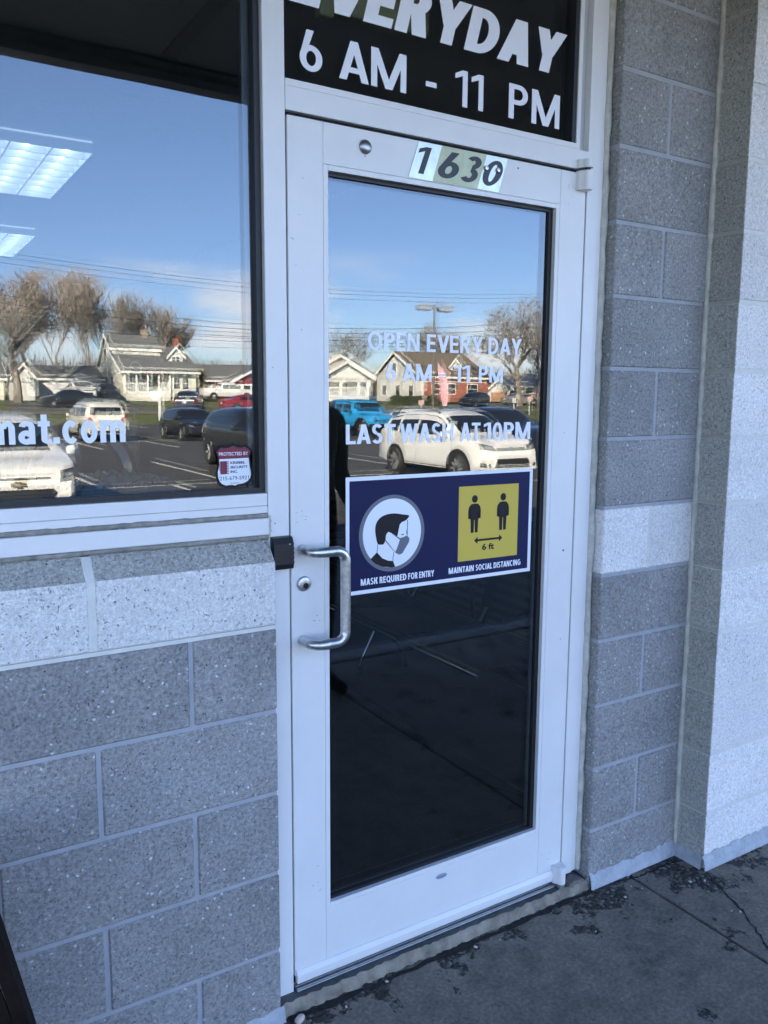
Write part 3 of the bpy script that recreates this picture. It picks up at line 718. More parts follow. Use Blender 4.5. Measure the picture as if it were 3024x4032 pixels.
for k, xc in enumerate((-1.98, -1.27, -0.56, 0.15)):
    washer(xc, ['steel front loading washer at the end of the row', 'steel front loading washer second in the row', 'steel front loading washer beside the numbered one', 'steel front loading washer with a small number tag'][k], '4' if k == 3 else None)
bulk = tag(bx('bulkhead_wall', plain('bulkhead_paint', (0.14, 0.145, 0.14), 0.7), None, -4.2, 0.9, 3.12, 3.72, 1.47, 1.95), 'pale bulkhead panel above the row of washers', 'wall panel')
pt = thing('instruction_poster', 'grey washer operating instructions poster above the washers', 'poster', (0.48, 3.115, 1.60))
bx('sheet', plain('poster_grey', (0.22, 0.23, 0.24), 0.5), pt, 0.34, 0.62, 3.108, 3.116, 1.50, 1.79)
lettering('WASHER OPERATING INSTRUCTIONS', 0.355, 0.605, 1.758, 1.775, 3.107, vinyl, pt, single='heading')
for xx in (0.40, 0.50):
    m = MB(); m.lathe([(.036, 0), (.036, -.001), (.030, -.001), (.030, 0)], (xx, 3.1078, 1.68), 'y', 24, True); m.build('diagram', plain('poster_ink', (0.6, 0.6, 0.6), 0.5), pt)

# window ledge and a crumpled clear bag on it
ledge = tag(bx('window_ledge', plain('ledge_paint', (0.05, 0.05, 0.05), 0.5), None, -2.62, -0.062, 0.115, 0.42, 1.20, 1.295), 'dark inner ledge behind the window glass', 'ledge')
bagm = MB(); q = random.Random(3); rows = []
for i in range(25):
    u = i / 24; rows.append([])
    for k in range(13):
        v = k / 12; env = (sin(pi * u) ** .6) * (sin(pi * v) ** .6)
        rows[-1].append((-0.50 + .32 * u + q.uniform(-.006, .006), 0.13 + .24 * v + q.uniform(-.006, .006), 1.297 + env * (.035 + q.uniform(0, .028))))
bagm.grid(rows); tag(bagm.build('plastic_bag', plain('crumpled_film', (0.12, 0.14, 0.17), 0.12, spec=0.9), None), 'crumpled clear plastic bag lying on the window ledge', 'plastic bag')

# beam seating inside, right of the door
bench = thing('waiting_bench', 'dark perforated metal waiting bench with chrome arms inside the door', 'bench', (1.5, 1.4, 0.03))
def perf_mat():
    m, nt, b = node_mat('perforated_steel'); N, L = nt.nodes, nt.links
    tc = N.new('ShaderNodeTexCoord'); mp = N.new('ShaderNodeMapping'); mp.inputs['Scale'].default_value = (70, 70, 70); L.new(tc.outputs['Object'], mp.inputs['Vector'])
    fr = N.new('ShaderNodeVectorMath'); fr.operation = 'FRACTION'; L.new(mp.outputs[0], fr.inputs[0])
    su = N.new('ShaderNodeVectorMath'); su.operation = 'SUBTRACT'; su.inputs[1].default_value = (.5, .5, .5); L.new(fr.outputs[0], su.inputs[0])
    mu = N.new('ShaderNodeVectorMath'); mu.operation = 'MULTIPLY'; mu.inputs[1].default_value = (1, 1, 0); L.new(su.outputs[0], mu.inputs[0])
    ln = N.new('ShaderNodeVectorMath'); ln.operation = 'LENGTH'; L.new(mu.outputs[0], ln.inputs[0])
    r = N.new('ShaderNodeMapRange'); r.inputs['From Min'].default_value = .28; r.inputs['From Max'].default_value = .33; L.new(ln.outputs['Value'], r.inputs['Value'])
    mx = N.new('ShaderNodeMix'); mx.data_type = 'RGBA'; L.new(r.outputs[0], mx.inputs['Factor']); mx.inputs['A'].default_value = (.004, .004, .004, 1); mx.inputs['B'].default_value = (.11, .105, .095, 1)
    L.new(mx.outputs['Result'], b.inputs['Base Color']); b.inputs['Roughness'].default_value = .3; b.inputs['Metallic'].default_value = .5
    return m
perf = perf_mat()
seat_prof = [(1.20, 0.405), (1.215, 0.425), (1.25, 0.43), (1.40, 0.415), (1.58, 0.405), (1.64, 0.42), (1.68, 0.47), (1.74, 0.66), (1.78, 0.84)]
for y0 in (0.80, 1.40, 2.00, 2.60):
    m = MB(); sp_ = spline(seat_prof, 4, False); m.grid([[(p[0], yy, p[1]) for p in sp_] for yy in [y0 + .52 * k / 6 for k in range(7)]])
    m.build('seat', perf, bench, smooth=60)
    m = MB(); m.tube([(1.20, y0 - .002, 0.405), (1.20, y0 + .522, 0.405)], 0.009, 8); m.build('seat_edge', chrome, bench, smooth=60)
for yy in (0.76, 1.36, 1.96, 2.56, 3.16):
    m = MB(); m.tube([(1.70, yy, .50), (1.66, yy, .43), (1.62, yy, .46), (1.60, yy, .60), (1.57, yy, .64), (1.40, yy, .645), (1.30, yy, .62)], 0.014, 8); m.build('armrest', chrome, bench, smooth=60)
m = MB(); m.box(1.44, 1.50, 0.72, 3.2, .32, .37, .008); m.build('beam', plain('black_steel', (0.01, 0.01, 0.011), 0.3), bench)
for yy in (1.98, 3.0):
    m = MB(); m.tube([(1.47, yy, .34), (1.40, yy, .22), (1.345, yy, .12), (1.335, yy, .05), (1.335, yy, .034)], 0.012, 8)
    m.tube([(1.47, yy, .34), (1.56, yy, .20), (1.63, yy, .10), (1.64, yy, .034)], 0.012, 8); m.build('leg', chrome, bench, smooth=60)

# emergency light unit behind the transom
em = thing('emergency_light', 'cream emergency light box hanging behind the transom glass', 'emergency light', (0.6, 0.55, 2.862))
bx('case', plain('aged_cream_plastic', (0.50, 0.50, 0.33), 0.5), em, 0.425, 0.76, 0.55, 0.62, 2.645, 2.86, 0.015, 3)
bx('lamp_arm', plain('aged_cream_plastic', (0.50, 0.50, 0.33), 0.5), em, 0.375, 0.425, 0.56, 0.60, 2.63, 2.72, 0.008, 2)
# ================================================================== window, door frame, door
def pane(name, parent, x0, x1, y, z0, z1, front, tiltx=0.0, tiltz=0.0, th=0.005):
    """a real slab of glass; its street face carries the reflecting coat"""
    cx, cz = (x0 + x1) / 2, (z0 + z1) / 2
    m = MB(); m.box(x0 - cx, x1 - cx, 0, th, z0 - cz, z1 - cz)
    bmesh.ops.recalc_face_normals(m.bm, faces=m.bm.faces)
    for f in m.bm.faces: f.material_index = 0 if f.normal.y < -0.9 else 1
    o = m.build(name, [front, glass_clear], parent, local=True)
    o.location = Vector((cx, y, cz)) - parent_origin(parent); o.rotation_euler = (tiltx, 0, tiltz)
    return o
ZTOP = 2.965
win = thing('display_window', 'large storefront window in a white metal frame over the block wall', 'window', (-1.3, 0.0, 1.205))
WX0, WX1 = -2.60, -0.0585
bx('bottom_rail', frame_white, win, WX0, WX1, 0.0, 0.11, 1.2775, 1.306, 0.001)
bx('sill_strip', frame_white, win, WX0, WX1, -0.0012, 0.11, 1.2605, 1.2770, 0.0008)
bx('top_rail', frame_white, win, WX0, WX1, 0.0, 0.11, 2.915, ZTOP)
bx('side_rail', frame_white, win, WX0, WX0 + .05, 0.0015, 0.11, 1.306, 2.915)
bx('flashing', frame_white, win, WX0, -0.0595, -0.010, 0.09, 1.2115, 1.2500, 0.0015)
q = random.Random(21)
def sealant(name, parent, z, r, x0, x1, y, mat, seed):
    q = random.Random(seed); n = 90; path = []; rad = []
    for k in range(n + 1):
        path.append((x0 + (x1 - x0) * k / n, y + q.uniform(-.0008, .0008), z + q.uniform(-.0008, .0008))); rad.append(r * q.uniform(.82, 1.18))
    m = MB(); m.tube(path, rad, 7); return m.build(name, mat, parent, smooth=70)
sealant('sealant_bead', win, 1.2555, 0.0062, -1.4, -0.060, -0.001, caulk_dirty, 1)
sealant('sealant_bead', win, 1.2060, 0.0060, -1.4, -0.060, -0.004, caulk_dirty, 2)
m = MB(); m.tube([(-0.056 + random.Random(k).uniform(-.001, .001), -0.002, 1.206 + .048 * k / 8) for k in range(9)], [0.0045 + random.Random(k + 50).uniform(-.001, .0015) for k in range(9)], 7); m.build('sealant_end', caulk_mat, win, smooth=70)
# glazing gasket (black) and stop at the right
GY = 0.030
bx('gasket', gasket, win, WX0 + .05, WX1 - .013, 0.012, GY + .001, 1.3065, 1.3180)
bx('gasket', gasket, win, WX1 - .0135, WX1 - .0005, 0.0125, GY + .03, 1.3065, 2.914)
bx('gasket', gasket, win, WX0 + .05, WX1 - .014, 0.012, GY + .001, 2.904, 2.9145)
bx('spacer', plain('glazing_spacer', (0.10, 0.11, 0.12), 0.4, metal=0.5), win, WX1 - .030, WX1 - .0140, GY + .0075, GY + .019, 1.318, 2.904)
TX, TZ = 0.0032, 0.0021
pane('pane', win, WX0 + .045, WX1 - .010, GY, 1.311, 2.91, glass_out)
pane('pane', win, WX0 + .045, WX1 - .010, GY + .022, 1.311, 2.91, glass_in, TX * .75, -TZ * 1.1)

# frame of the doorway
df = thing('door_frame', 'white metal door frame with transom window and aluminium threshold', 'door frame', (0.46, 0.05, 0.03))
bx('mullion', frame_white, df, -0.0570, -0.0045, 0.0, 0.11, 0.026, ZTOP, 0.0012, 2)
bx('jamb', frame_white, df, 0.9135, 0.9575, 0.0, 0.11, 0.050, ZTOP, 0.0012, 2)
bx('jamb_trim', frame_white, df, 0.9582, 0.9760, 0.004, 0.11, 0.050, ZTOP, 0.0012, 2)
bx('transom_bar', frame_white, df, -0.0040, 0.9130, -0.0015, 0.10, 2.1470, 2.1975, 0.0012, 2)
bx('transom_stop', frame_white, df, -0.0040, 0.8735, 0.0, 0.026, 2.1980, 2.2130, 0.0008)
bx('transom_side_stop', frame_white, df, 0.8740, 0.8880, 0.008, 0.06, 2.1985, ZTOP - .05, 0.0008)
bx('transom_side_return', plain('shaded_return_grey', (0.50, 0.51, 0.52), 0.45), df, 0.8885, 0.9130, 0.020, 0.09, 2.1985, ZTOP - .05)  # side return of the white frame, its shade painted as grey
bx('header', frame_white, df, -0.0040, 0.9130, 0.0, 0.10, 2.915, ZTOP)
bx('weatherstrip', gap_black, df, -0.0044, 0.9134, 0.012, 0.06, 2.128, 2.1468)
bx('weatherstrip', gap_black, df, -0.0044, 0.0060, 0.014, 0.06, 0.045, 2.128); bx('weatherstrip', gap_black, df, 0.9020, 0.9134, 0.012, 0.06, 0.050, 2.128)
bx('gasket', gasket, df, 0.8605, 0.8738, 0.012, 0.060, 2.2135, 2.9145); bx('gasket', gasket, df, -0.004, 0.860, 0.020, 0.031, 2.2135, 2.2175)
pane('transom_pane', df, -0.004, 0.868, 0.031, 2.214, 2.914, glass_out); pane('transom_pane', df, -0.004, 0.868, 0.052, 2.214, 2.914, glass_in, TX * .3, TZ)
q = random.Random(31); path = []; rad = []
for k in range(70):
    path.append((0.9865 + q.uniform(-.0016, .0016), 0.006, 0.052 + 2.9 * k / 69)); rad.append(0.0115 + q.uniform(-.0022, .0026))
m = MB(); m.tube(path, rad, 8); m.build('caulk_bead', caulk_mat, df, smooth=70)
th_ = [(0.060, 0.031)]
for k in range(5):
    yy = 0.034 - .0085 * k; th_ += [(yy, 0.0445 - .0018 * k), (yy - .0050, 0.0440 - .0018 * k), (yy - .0058, 0.0415 - .0018 * k), (yy - .0078, 0.0412 - .0018 * k)]
th_ += [(-0.0095, 0.031)]
m = MB(); m.prism(th_, 'x', 0.002, 0.912); m.build('threshold', alu, df)
# strike keeper box on the mullion
kb = MB(); kb.prism([(0.0, 1.125), (-.018, 1.128), (-.022, 1.140), (-.022, 1.188), (-.014, 1.202), (0.0, 1.204)], 'x', -0.053, -0.0030); keeper = kb.build('strike_box', black_plastic, df)
for k in range(4): bx('rib', black_plastic, keeper, -0.0535, -0.0028, -.0238, -.0222, 1.1415 + k * .011, 1.1455 + k * .011)
m = MB(); m.lathe([(.0018, 0), (.0018, -.001)], (-.014, -.0221, 1.187), 'y', 10); m.build('screw', steel_worn, keeper)

# ---- the door leaf
door = thing('glass_door', 'white metal framed glass door with a steel pull handle', 'door', (0.454, 0.02, 0.046))
DX, DB, DT = 0.908, 0.0560, 2.1380
bx('stile', frame_white, door, 0.0, 0.0888, 0.0, 0.045, DB + .012, DT, 0.0015, 2); bx('stile', frame_white, door, 0.8145, DX, 0.0, 0.045, DB + .012, DT, 0.0015, 2)
bx('top_rail', frame_white, door, 0.0892, 0.8141, 0.0002, 0.045, 2.0475, DT - .0002, 0.001); bx('bottom_rail', frame_white, door, 0.0892, 0.8141, 0.0002, 0.045, DB + .012, 0.2250, 0.001)
bx('glazing_bead', frame_white, door, 0.0893, 0.1018, 0.0003, 0.014, 0.2255, 2.0470, 0.0006); bx('glazing_bead', frame_white, door, 0.8012, 0.8140, 0.0003, 0.014, 0.2255, 2.0470, 0.0006)
bx('glazing_bead', frame_white, door, 0.1020, 0.8010, 0.0004, 0.014, 2.0350, 2.0470, 0.0006); bx('glazing_bead', frame_white, door, 0.1020, 0.8010, 0.0004, 0.014, 0.2255, 0.2375, 0.0006)
DG = 0.0215
bx('gasket', gasket, door, 0.0900, 0.1016, 0.0145, 0.0445, 0.226, 2.0465); bx('gasket', gasket, door, 0.7890, 0.8136, 0.0145, 0.0445, 0.226, 2.0465)
bx('gasket', gasket, door, 0.1016, 0.7889, 0.0145, 0.0440, 2.0270, 2.0462); bx('gasket', gasket, door, 0.1016, 0.7889, 0.0145, 0.0440, 0.2262, 0.2440)
bx('spacer', plain('glazing_spacer', (0.10, 0.11, 0.12), 0.4, metal=0.5), door, 0.782, 0.7889, DG + .0055, DG + .0125, 0.244, 2.027)
pane('pane', door, 0.100, 0.7895, DG, 0.240, 2.029, glass_out); pane('pane', door, 0.100, 0.7895, DG + .016, 0.240, 2.029, glass_in, TX, -TZ)
m = MB(); m.prism([(0.004, .052), (-.0085, .052), (-.0095, .058), (-.0095, .073), (-.004, .084), (-.0004, .086), (.004, .086)], 'x', 0.0025, 0.893); m.build('door_sweep', frame_white, door)
bx('sweep_seal', gap_black, door, 0.004, 0.893, 0.002, 0.03, 0.0465, 0.0525)
# pull handle
def arc(c, r, a0, a1, u, v, n=7):
    c, u, v = Vector(c), Vector(u), Vector(v)
    return [tuple(c + (u * cos(a0 + (a1 - a0) * k / n) + v * sin(a0 + (a1 - a0) * k / n)) * r) for k in range(n + 1)]
HX, HG, HY, HT, HBt = 0.028, 0.113, -0.060, 1.167, 0.945
R1, R2 = 0.030, 0.026
path = [(HX, 0.0, HT)] + arc((HX + R1, HY + R1, HT), R1, pi, 1.5 * pi, (1, 0, 0), (0, 1, 0)) + arc((HG - R2, HY, HT - R2), R2, pi / 2, 0, (1, 0, 0), (0, 0, 1)) + \
    arc((HG - R2, HY, HBt + R2), R2, 0, -pi / 2, (1, 0, 0), (0, 0, 1)) + arc((HX + R1, HY + R1, HBt), R1, 1.5 * pi, pi, (1, 0, 0), (0, 1, 0)) + [(HX, 0.0, HBt)]
m = MB(); m.tube(path, 0.0125, 16); m.build('pull_handle', steel_worn, door, smooth=50)
lk = MB(); lk.lathe([(.0185, 0.0), (.0185, -.003), (.0165, -.0065), (.0155, -.007), (.004, -.0072)], (0.032, 0, 1.084), 'y', 28); lock = lk.build('lock_cylinder', steel_worn, door, smooth=35)
m = MB(); m.lathe([(.0072, -.0073), (.0072, -.0085), (.003, -.0086)], (0.034, 0, 1.0795), 'y', 20); m.build('keyway', plain('dark_brass', (0.05, 0.05, 0.05), 0.3, metal=0.8), lock)
bx('key_slot', chrome, lock, 0.0335, 0.0352, -.0092, -.0084, 1.0755, 1.0805)
# offset pivots
def hinge(z0, z1, name, half=None):
    m = MB(); n = 14; pts = [(0.8690, 0.0), (0.8700, -.012)] + [(0.8920 + .0145 * sin(a), -.0200 - .0145 * cos(a)) for a in [(-pi / 2) + pi * k / 10 for k in range(11)]] + [(0.9080, 0.0)]
    m.prism(pts, 'z', z0, z1); o = m.build(name, frame_white, door, smooth=35); return o
hinge(2.0905, 2.1400, 'pivot'); hinge(2.1480, 2.1700, 'pivot_cap'); hinge(0.0460, 0.1010, 'pivot')
m = MB(); m.lathe([(.008, 2.1395), (.008, 2.1485)], (0.892, -.0200, 0), 'z', 14); m.build('pivot_pin', black_plastic, door)
m = MB(); m.lathe([(.0125, .0335), (.0135, .0458)], (0.892, -.0200, 0), 'z', 16); m.build('pivot_foot', alu, door)
# dome plug, screws, badge
m = MB(); m.lathe([(.0165, 0), (.0160, -.003), (.0125, -.0065), (.006, -.0085), (.001, -.009)], (0.199, 0, 2.100), 'y', 24); m.build('dome_plug', plain('dull_dome', (0.36, 0.36, 0.37), 0.38, metal=1.0), door, smooth=60)
for (xx, zz, rr) in ((0.872, 1.086, .0030), (0.662, 2.119, .0022), (0.199, 2.080, .0014)):
    m = MB(); m.lathe([(rr, 0), (rr, -.0008)], (xx, 0, zz), 'y', 12); m.build('screw', plain('dark_screw', (0.04, 0.04, 0.045), 0.5), door)
bd = MB(); bd.lathe([(1, 0), (1, -.0008)], (0, 0, 0), 'y', 28)
for v in bd.bm.verts: v.co = Vector((0.4525 + v.co.x * .0195, v.co.y, 0.1985 + v.co.z * .0075))
badge = bd.build('maker_badge', plain('badge_grey', (0.33, 0.35, 0.42), 0.4), door)
lettering('Kawneer', 0.4405, 0.4665, 0.1950, 0.2015, -.0010, plain('badge_ink', (0.04, 0.05, 0.18), 0.5), badge, single='lettering', bold=0.01)
# inside push bar
m = MB(); m.tube([(0.06, 0.085, 1.172), (0.85, 0.085, 1.172)], 0.013, 10); m.build('push_bar', chrome, door, smooth=60)
# dark scuffs on the stile and cobweb stains near the upper pivot
scuff = plain('scuff_mark', (0.10, 0.09, 0.085), 0.8)
q = random.Random(77)
for (xx, zz, n, sx_, sz_) in ((0.028, 1.245, 6, .016, .02), (0.845, 2.075, 10, .002, .03), (0.86, 2.082, 8, .004, .012), (0.06, 0.99, 3, .02, .02), (0.05, 0.30, 4, .03, .05), (0.845, 0.14, 3, .02, .02), (0.03, 1.9, 4, .03, .12), (0.84, 1.3, 3, .03, .2)):
    for k in range(n):
        a, c = xx + q.uniform(-1, 1) * sx_, zz + q.uniform(-1, 1) * sz_; l = q.uniform(.001, .005); w_ = q.uniform(.0003, .0008); an = q.uniform(-.6, .6) + (pi / 2 if sx_ < .005 else 0)
        flat('scuff', scuff, door, [(a - l * cos(an) - w_, c - l * sin(an)), (a + l * cos(an), c + l * sin(an) - w_), (a + l * cos(an) + w_, c + l * sin(an) + w_ * .5), (a, c + w_)], -0.0004)

# ---- street number on the top rail
nm = thing('house_number', 'brass tile digits 1630 screwed to the top rail of the door', 'house number', (0.47, 0, 2.048))
til = [plain('bright_brass_tile', (0.62, 0.62, 0.53), 0.3, metal=0.55, vary=0.12, vscale=30), plain('tarnished_brass_tile', (0.40, 0.42, 0.28), 0.45, metal=0.45, vary=0.15, vscale=30)]
for i, ch in enumerate('1630'):
    b0 = 0.3195 + i * .0695
    m = MB(); m.prism([(b0, 2.0505), (b0 + .0690, 2.0490), (b0 + .0690 + .029, 2.1365), (b0 + .029, 2.1365)], 'y', -0.0016, -0.0002); t = m.build('digit_tile', til[1 if i in (1, 2) else 0], nm)
    wdt = .020 if ch == '1' else .046
    c0 = b0 + .0345 + .0145 - wdt / 2 - (.002 if ch == '1' else 0)
    block_text(ch, c0 - .010, c0 + wdt + .010, 2.0620, 2.1260, -.0020, black_plastic, t, t=.20, shear=0.30, name='digit')
for xx in (0.554, 0.5925):
    m = MB(); m.lathe([(.0062, 0), (.0062, -.004), (.005, -.0055), (.001, -.006)], (xx, -.0016, 2.1035), 'y', 8); m.build('bolt', steel_worn, nm, smooth=30)

# ---- lettering on the glass
def glass_text(label, s, x0, x1, z0, z1, y, **k):
    t = thing('vinyl_lettering', label, 'lettering', ((x0 + x1) / 2, y, z0)); block_text(s, x0, x1, z0, z1, y, vinyl, t, **k); return t
glass_text('heavy slanted white letters EVERYDAY on the transom glass', 'EVERYDAY', 0.018, 0.848, 2.386, 2.494, 0.0300, t=.245, shear=0.20, gap=.055)
def pieces(label, parts, z0, z1, y, **k):
    t = thing('vinyl_lettering', label, 'lettering', ((parts[0][1] + parts[-1][2]) / 2, y, z0))
    for s_, a, b_ in parts: block_text(s_, a, b_, z0, z1, y, vinyl, t, **k)
pieces('large plain white letters 6 AM - 11 PM on the transom glass', [('6', .047, .104), ('AM', .147, .331), ('-', .388, .420), ('11', .477, .566), ('PM', .650, .829)], 2.2500, 2.3360, .0300, t=.165, gap=.13)
pieces('white letters OPEN EVERY DAY on the door glass', [('OPEN', .2195, .3720), ('EVERY', .3941, .5751), ('DAY', .5937, .7090)], 1.6400, 1.6840, DG - .0008, t=.19, gap=.10)
pieces('white letters 6 AM - 11 PM under OPEN EVERY DAY on the door glass', [('6', .2720, .3038), ('AM', .3216, .4109), ('\u2013', .4312, .4564), ('11', .4815, .5340), ('PM', .5632, .6460)], 1.5660, 1.6090, DG - .0008, t=.19, gap=.10)
pieces('white letters LAST WASH AT 10PM above the mask notice', [('LAST', .1590, .3021), ('WASH', .3154, .4834), ('AT', .5046, .5729), ('10PM', .5844, .7500)], 1.4110, 1.4590, DG - .0008, t=.19, gap=.10)
glass_text('bold white letters mat.com low on the storefront window', 'mat.com', -0.632, -0.3665, 1.4290, 1.4900, GY - .0008, t=.205, gap=.095)

# ---- mask and distance notice
ps = thing('safety_notice', 'navy notice with masked head and yellow six feet panel on the door glass', 'notice', (0.46, DG, 1.032))
navy = plain('navy_print', (0.0150, 0.0175, 0.066), 0.5, spec=0.12, vary=0.05); prn_white = plain('notice_white', (0.78, 0.80, 0.86), 0.45); prn_grey = plain('notice_grey', (0.16, 0.17, 0.20), 0.5, spec=0.12)
prn_black = plain('notice_black', (0.022, 0.020, 0.022), 0.5, spec=0.12); prn_yellow = plain('notice_yellow', (0.62, 0.46, 0.085), 0.5, spec=0.12)
y0 = DG - .0012
bx('sheet', prn_white, ps, 0.1585, 0.7640, y0, DG - .0002, 1.0325, 1.3300)
def pr_(n, mat, pts, k): return flat(n, mat, ps, pts, y0 - .0003 * k)
pr_('navy_panel', navy, [(0.1685, 1.0425), (0.7530, 1.0425), (0.7530, 1.3200), (0.1685, 1.3200)], 1)
pr_('ring', prn_grey, circle_pts(0.2945, 1.1810, 0.0990, 0.0990, 64), 2); pr_('disc', prn_white, circle_pts(0.2945, 1.1815, 0.0880, 0.0890, 64), 3)
hair = spline([(0.3443, 1.2239), (0.325, 1.2275), (0.300, 1.2320), (0.275, 1.2305), (0.256, 1.2230), (0.2445, 1.208), (0.2425, 1.190), (0.246, 1.170), (0.2506, 1.1572), (0.260, 1.1545), (0.268, 1.1555), (0.2735, 1.166), (0.275, 1.178), (0.281, 1.1850), (0.288, 1.1835), (0.296, 1.178), (0.3035, 1.172), (0.309, 1.172), (0.3095, 1.190), (0.320, 1.206), (0.332, 1.2105), (0.341, 1.2165)], 3)
pr_('hair', prn_black, hair, 4)
pr_('mask', prn_grey, [(0.3172, 1.1665), (0.3300, 1.1690), (0.3390, 1.1720), (0.3465, 1.1630), (0.3450, 1.1540), (0.3250, 1.1260), (0.3152, 1.1235), (0.3020, 1.1305), (0.3080, 1.1400), (0.3165, 1.1610)], 4)
pr_('mask_strap', prn_grey, [(0.2980, 1.1790), (0.3172, 1.1665), (0.3165, 1.1625), (0.2960, 1.1775)], 5); pr_('mask_strap', prn_grey, [(0.2735, 1.1660), (0.3020, 1.1330), (0.3030, 1.1300), (0.2730, 1.1620)], 5)
def stroke(name, pts, w_, k):
    P = [Vector((p[0], p[1], 0)) for p in pts]; A, Bq = [], []
    for i in range(len(P)):
        d = (P[min(i + 1, len(P) - 1)] - P[max(i - 1, 0)]).normalized(); A.append((P[i].x - d.y * w_, P[i].y + d.x * w_)); Bq.append((P[i].x + d.y * w_, P[i].y - d.x * w_))
    pr_(name, prn_black, A + Bq[::-1], k)
stroke('face_line', [(0.3385, 1.2130), (0.3405, 1.2060), (0.3395, 1.1900), (0.3375, 1.1800), (0.3395, 1.1725)], .0009, 4)
stroke('eye_line', [(0.3215, 1.1745), (0.3285, 1.1760)], .0012, 4)
stroke('neck_line', [(0.2505, 1.1570), (0.2500, 1.1460), (0.2480, 1.1350)], .0008, 4); stroke('neck_line', [(0.2985, 1.1310), (0.2965, 1.1190), (0.2962, 1.1090)], .0008, 4)
pr_('collar', prn_black, [(0.2480, 1.1360), (0.2290, 1.1200), (0.2420, 1.1080), (0.2640, 1.0975), (0.2900, 1.0925), (0.3030, 1.0930), (0.2965, 1.1090), (0.2820, 1.1110), (0.2640, 1.1190)], 4)
pr_('yellow_panel', prn_yellow, [(0.5042, 1.0850), (0.7126, 1.0845), (0.7126, 1.2885), (0.5042, 1.2892)], 2)
def icon(cx):
    pr_('figure_head', prn_black, circle_pts(cx, 1.2535, 0.0100, 0.0105, 24), 3)
    pr_('figure', prn_black, [(cx - .0215, 1.200), (cx - .0215, 1.222), (cx - .0190, 1.2320), (cx - .0120, 1.2395), (cx, 1.2410), (cx + .0120, 1.2395), (cx + .0190, 1.2320), (cx + .0215, 1.222), (cx + .0215, 1.200), (cx + .0165, 1.200), (cx + .0150, 1.2190), (cx + .0138, 1.2190), (cx + .0132, 1.1980), (cx + .0118, 1.1610), (cx + .0020, 1.1610), (cx + .0008, 1.1960), (cx - .0008, 1.1960), (cx - .0020, 1.1610), (cx - .0118, 1.1610), (cx - .0132, 1.1980), (cx - .0138, 1.2190), (cx - .0150, 1.2190), (cx - .0165, 1.200)], 3)
icon(0.5580); icon(0.6575)
pr_('arrow', prn_black, [(0.5585, 1.1388), (0.5705, 1.1488), (0.5705, 1.1418), (0.6455, 1.1418), (0.6455, 1.1488), (0.6575, 1.1388), (0.6455, 1.1288), (0.6455, 1.1358), (0.5705, 1.1358), (0.5705, 1.1288)], 3)
lettering('6 ft', 0.5865, 0.6285, 1.1095, 1.1275, y0 - .0009, prn_black, ps, single='caption', bold=0.03)
for s_, a, b_ in (('MASK', .2010, .2510), ('REQUIRED', .2565, .3385), ('FOR', .3440, .3735), ('ENTRY', .3785, .4265)): block_text(s_, a, b_, 1.0545, 1.0715, y0 - .0006, prn_white, ps, t=.22, gap=.09, name='caption_letter')
for s_, a, b_ in (('MAINTAIN', .4745, .5595), ('SOCIAL', .5660, .6240), ('DISTANCING', .6290, .7270)): block_text(s_, a, b_, 1.0545, 1.0710, y0 - .0006, prn_white, ps, t=.22, gap=.09, name='caption_letter')

# ---- alarm company shield on the window
sh = thing('security_decal', 'red and white security company shield decal low in the window corner', 'decal', (-0.125, GY, 1.32))
def SX(a): return -0.1715 + (a - 175) / (1430 - 175) * 0.0905
def SZ(b): return 1.4215 + (b - 200) / (1610 - 200) * (1.3185 - 1.4215)
outer = [(785, 215), (900, 275), (1020, 300), (1130, 290), (1225, 260), (1320, 340), (1430, 430), (1375, 560), (1360, 700), (1380, 900), (1425, 1080), (1435, 1240), (1400, 1360), (1300, 1470), (1150, 1540), (1000, 1560), (900, 1575), (820, 1610), (740, 1580), (620, 1580), (480, 1590), (340, 1530), (250, 1430), (200, 1280), (195, 1120), (235, 950), (260, 750), (240, 580), (175, 430), (260, 350), (340, 275), (450, 300), (560, 300), (680, 260)]
def shr(pts, c=(805, 900), s=.90): return [(c[0] + (p[0] - c[0]) * s, c[1] + (p[1] - c[1]) * s) for p in pts]
to2 = lambda pts: [(SX(p[0]), SZ(p[1])) for p in pts]
ys = GY - .0008
flat('shield', prn_black, sh, to2(outer), ys); inn = shr(outer, s=.89)
flat('face', prn_white, sh, to2(inn), ys - .0003)
red = plain('decal_red', (0.19, 0.012, 0.04), 0.5); inkn = plain('decal_ink', (0.02, 0.03, 0.07), 0.5)
top_ = [p for p in inn if p[1] < 690]
ri = sorted([p for p in top_ if p[0] >= 785], key=lambda p: p[1]); le = sorted([p for p in top_ if p[0] < 785], key=lambda p: -p[1])
flat('red_band', red, sh, to2([p for p in inn[:8] if p[1] < 680] + [(1300, 680), (277, 695)] + [p for p in inn[-7:] if p[1] < 690]), ys - .0006)
flat('logo_block', red, sh, to2([(340, 760), (560, 755), (500, 960), (560, 1160), (350, 1165)]), ys - .0006)
for k in range(8):
    t = k / 7; flat('logo_ray', red, sh, to2([(500 + 30 * abs(t - .5), 800 + 320 * t), (625, 750 + 385 * t), (628, 775 + 385 * t), (500 + 30 * abs(t - .5), 830 + 320 * t)]), ys - .0009)
lettering('PROTECTED BY', SX(305), SX(1275), SZ(590), SZ(485), ys - .0009, prn_white, sh, single='caption', bold=0.012)
for k, (s_, a1) in enumerate((('KRIEBEL', 1175), ('SECURITY', 1262), ('INC.', 915))):
    lettering(s_, SX(675), SX(a1), SZ(855 + 147 * k - 8 * k), SZ(775 + 147 * k - 8 * k), ys - .0006, inkn, sh, single='caption', bold=0.035)
lettering('215-679-5921', SX(315), SX(1290), SZ(1350), SZ(1235), ys - .0006, inkn, sh, single='caption')
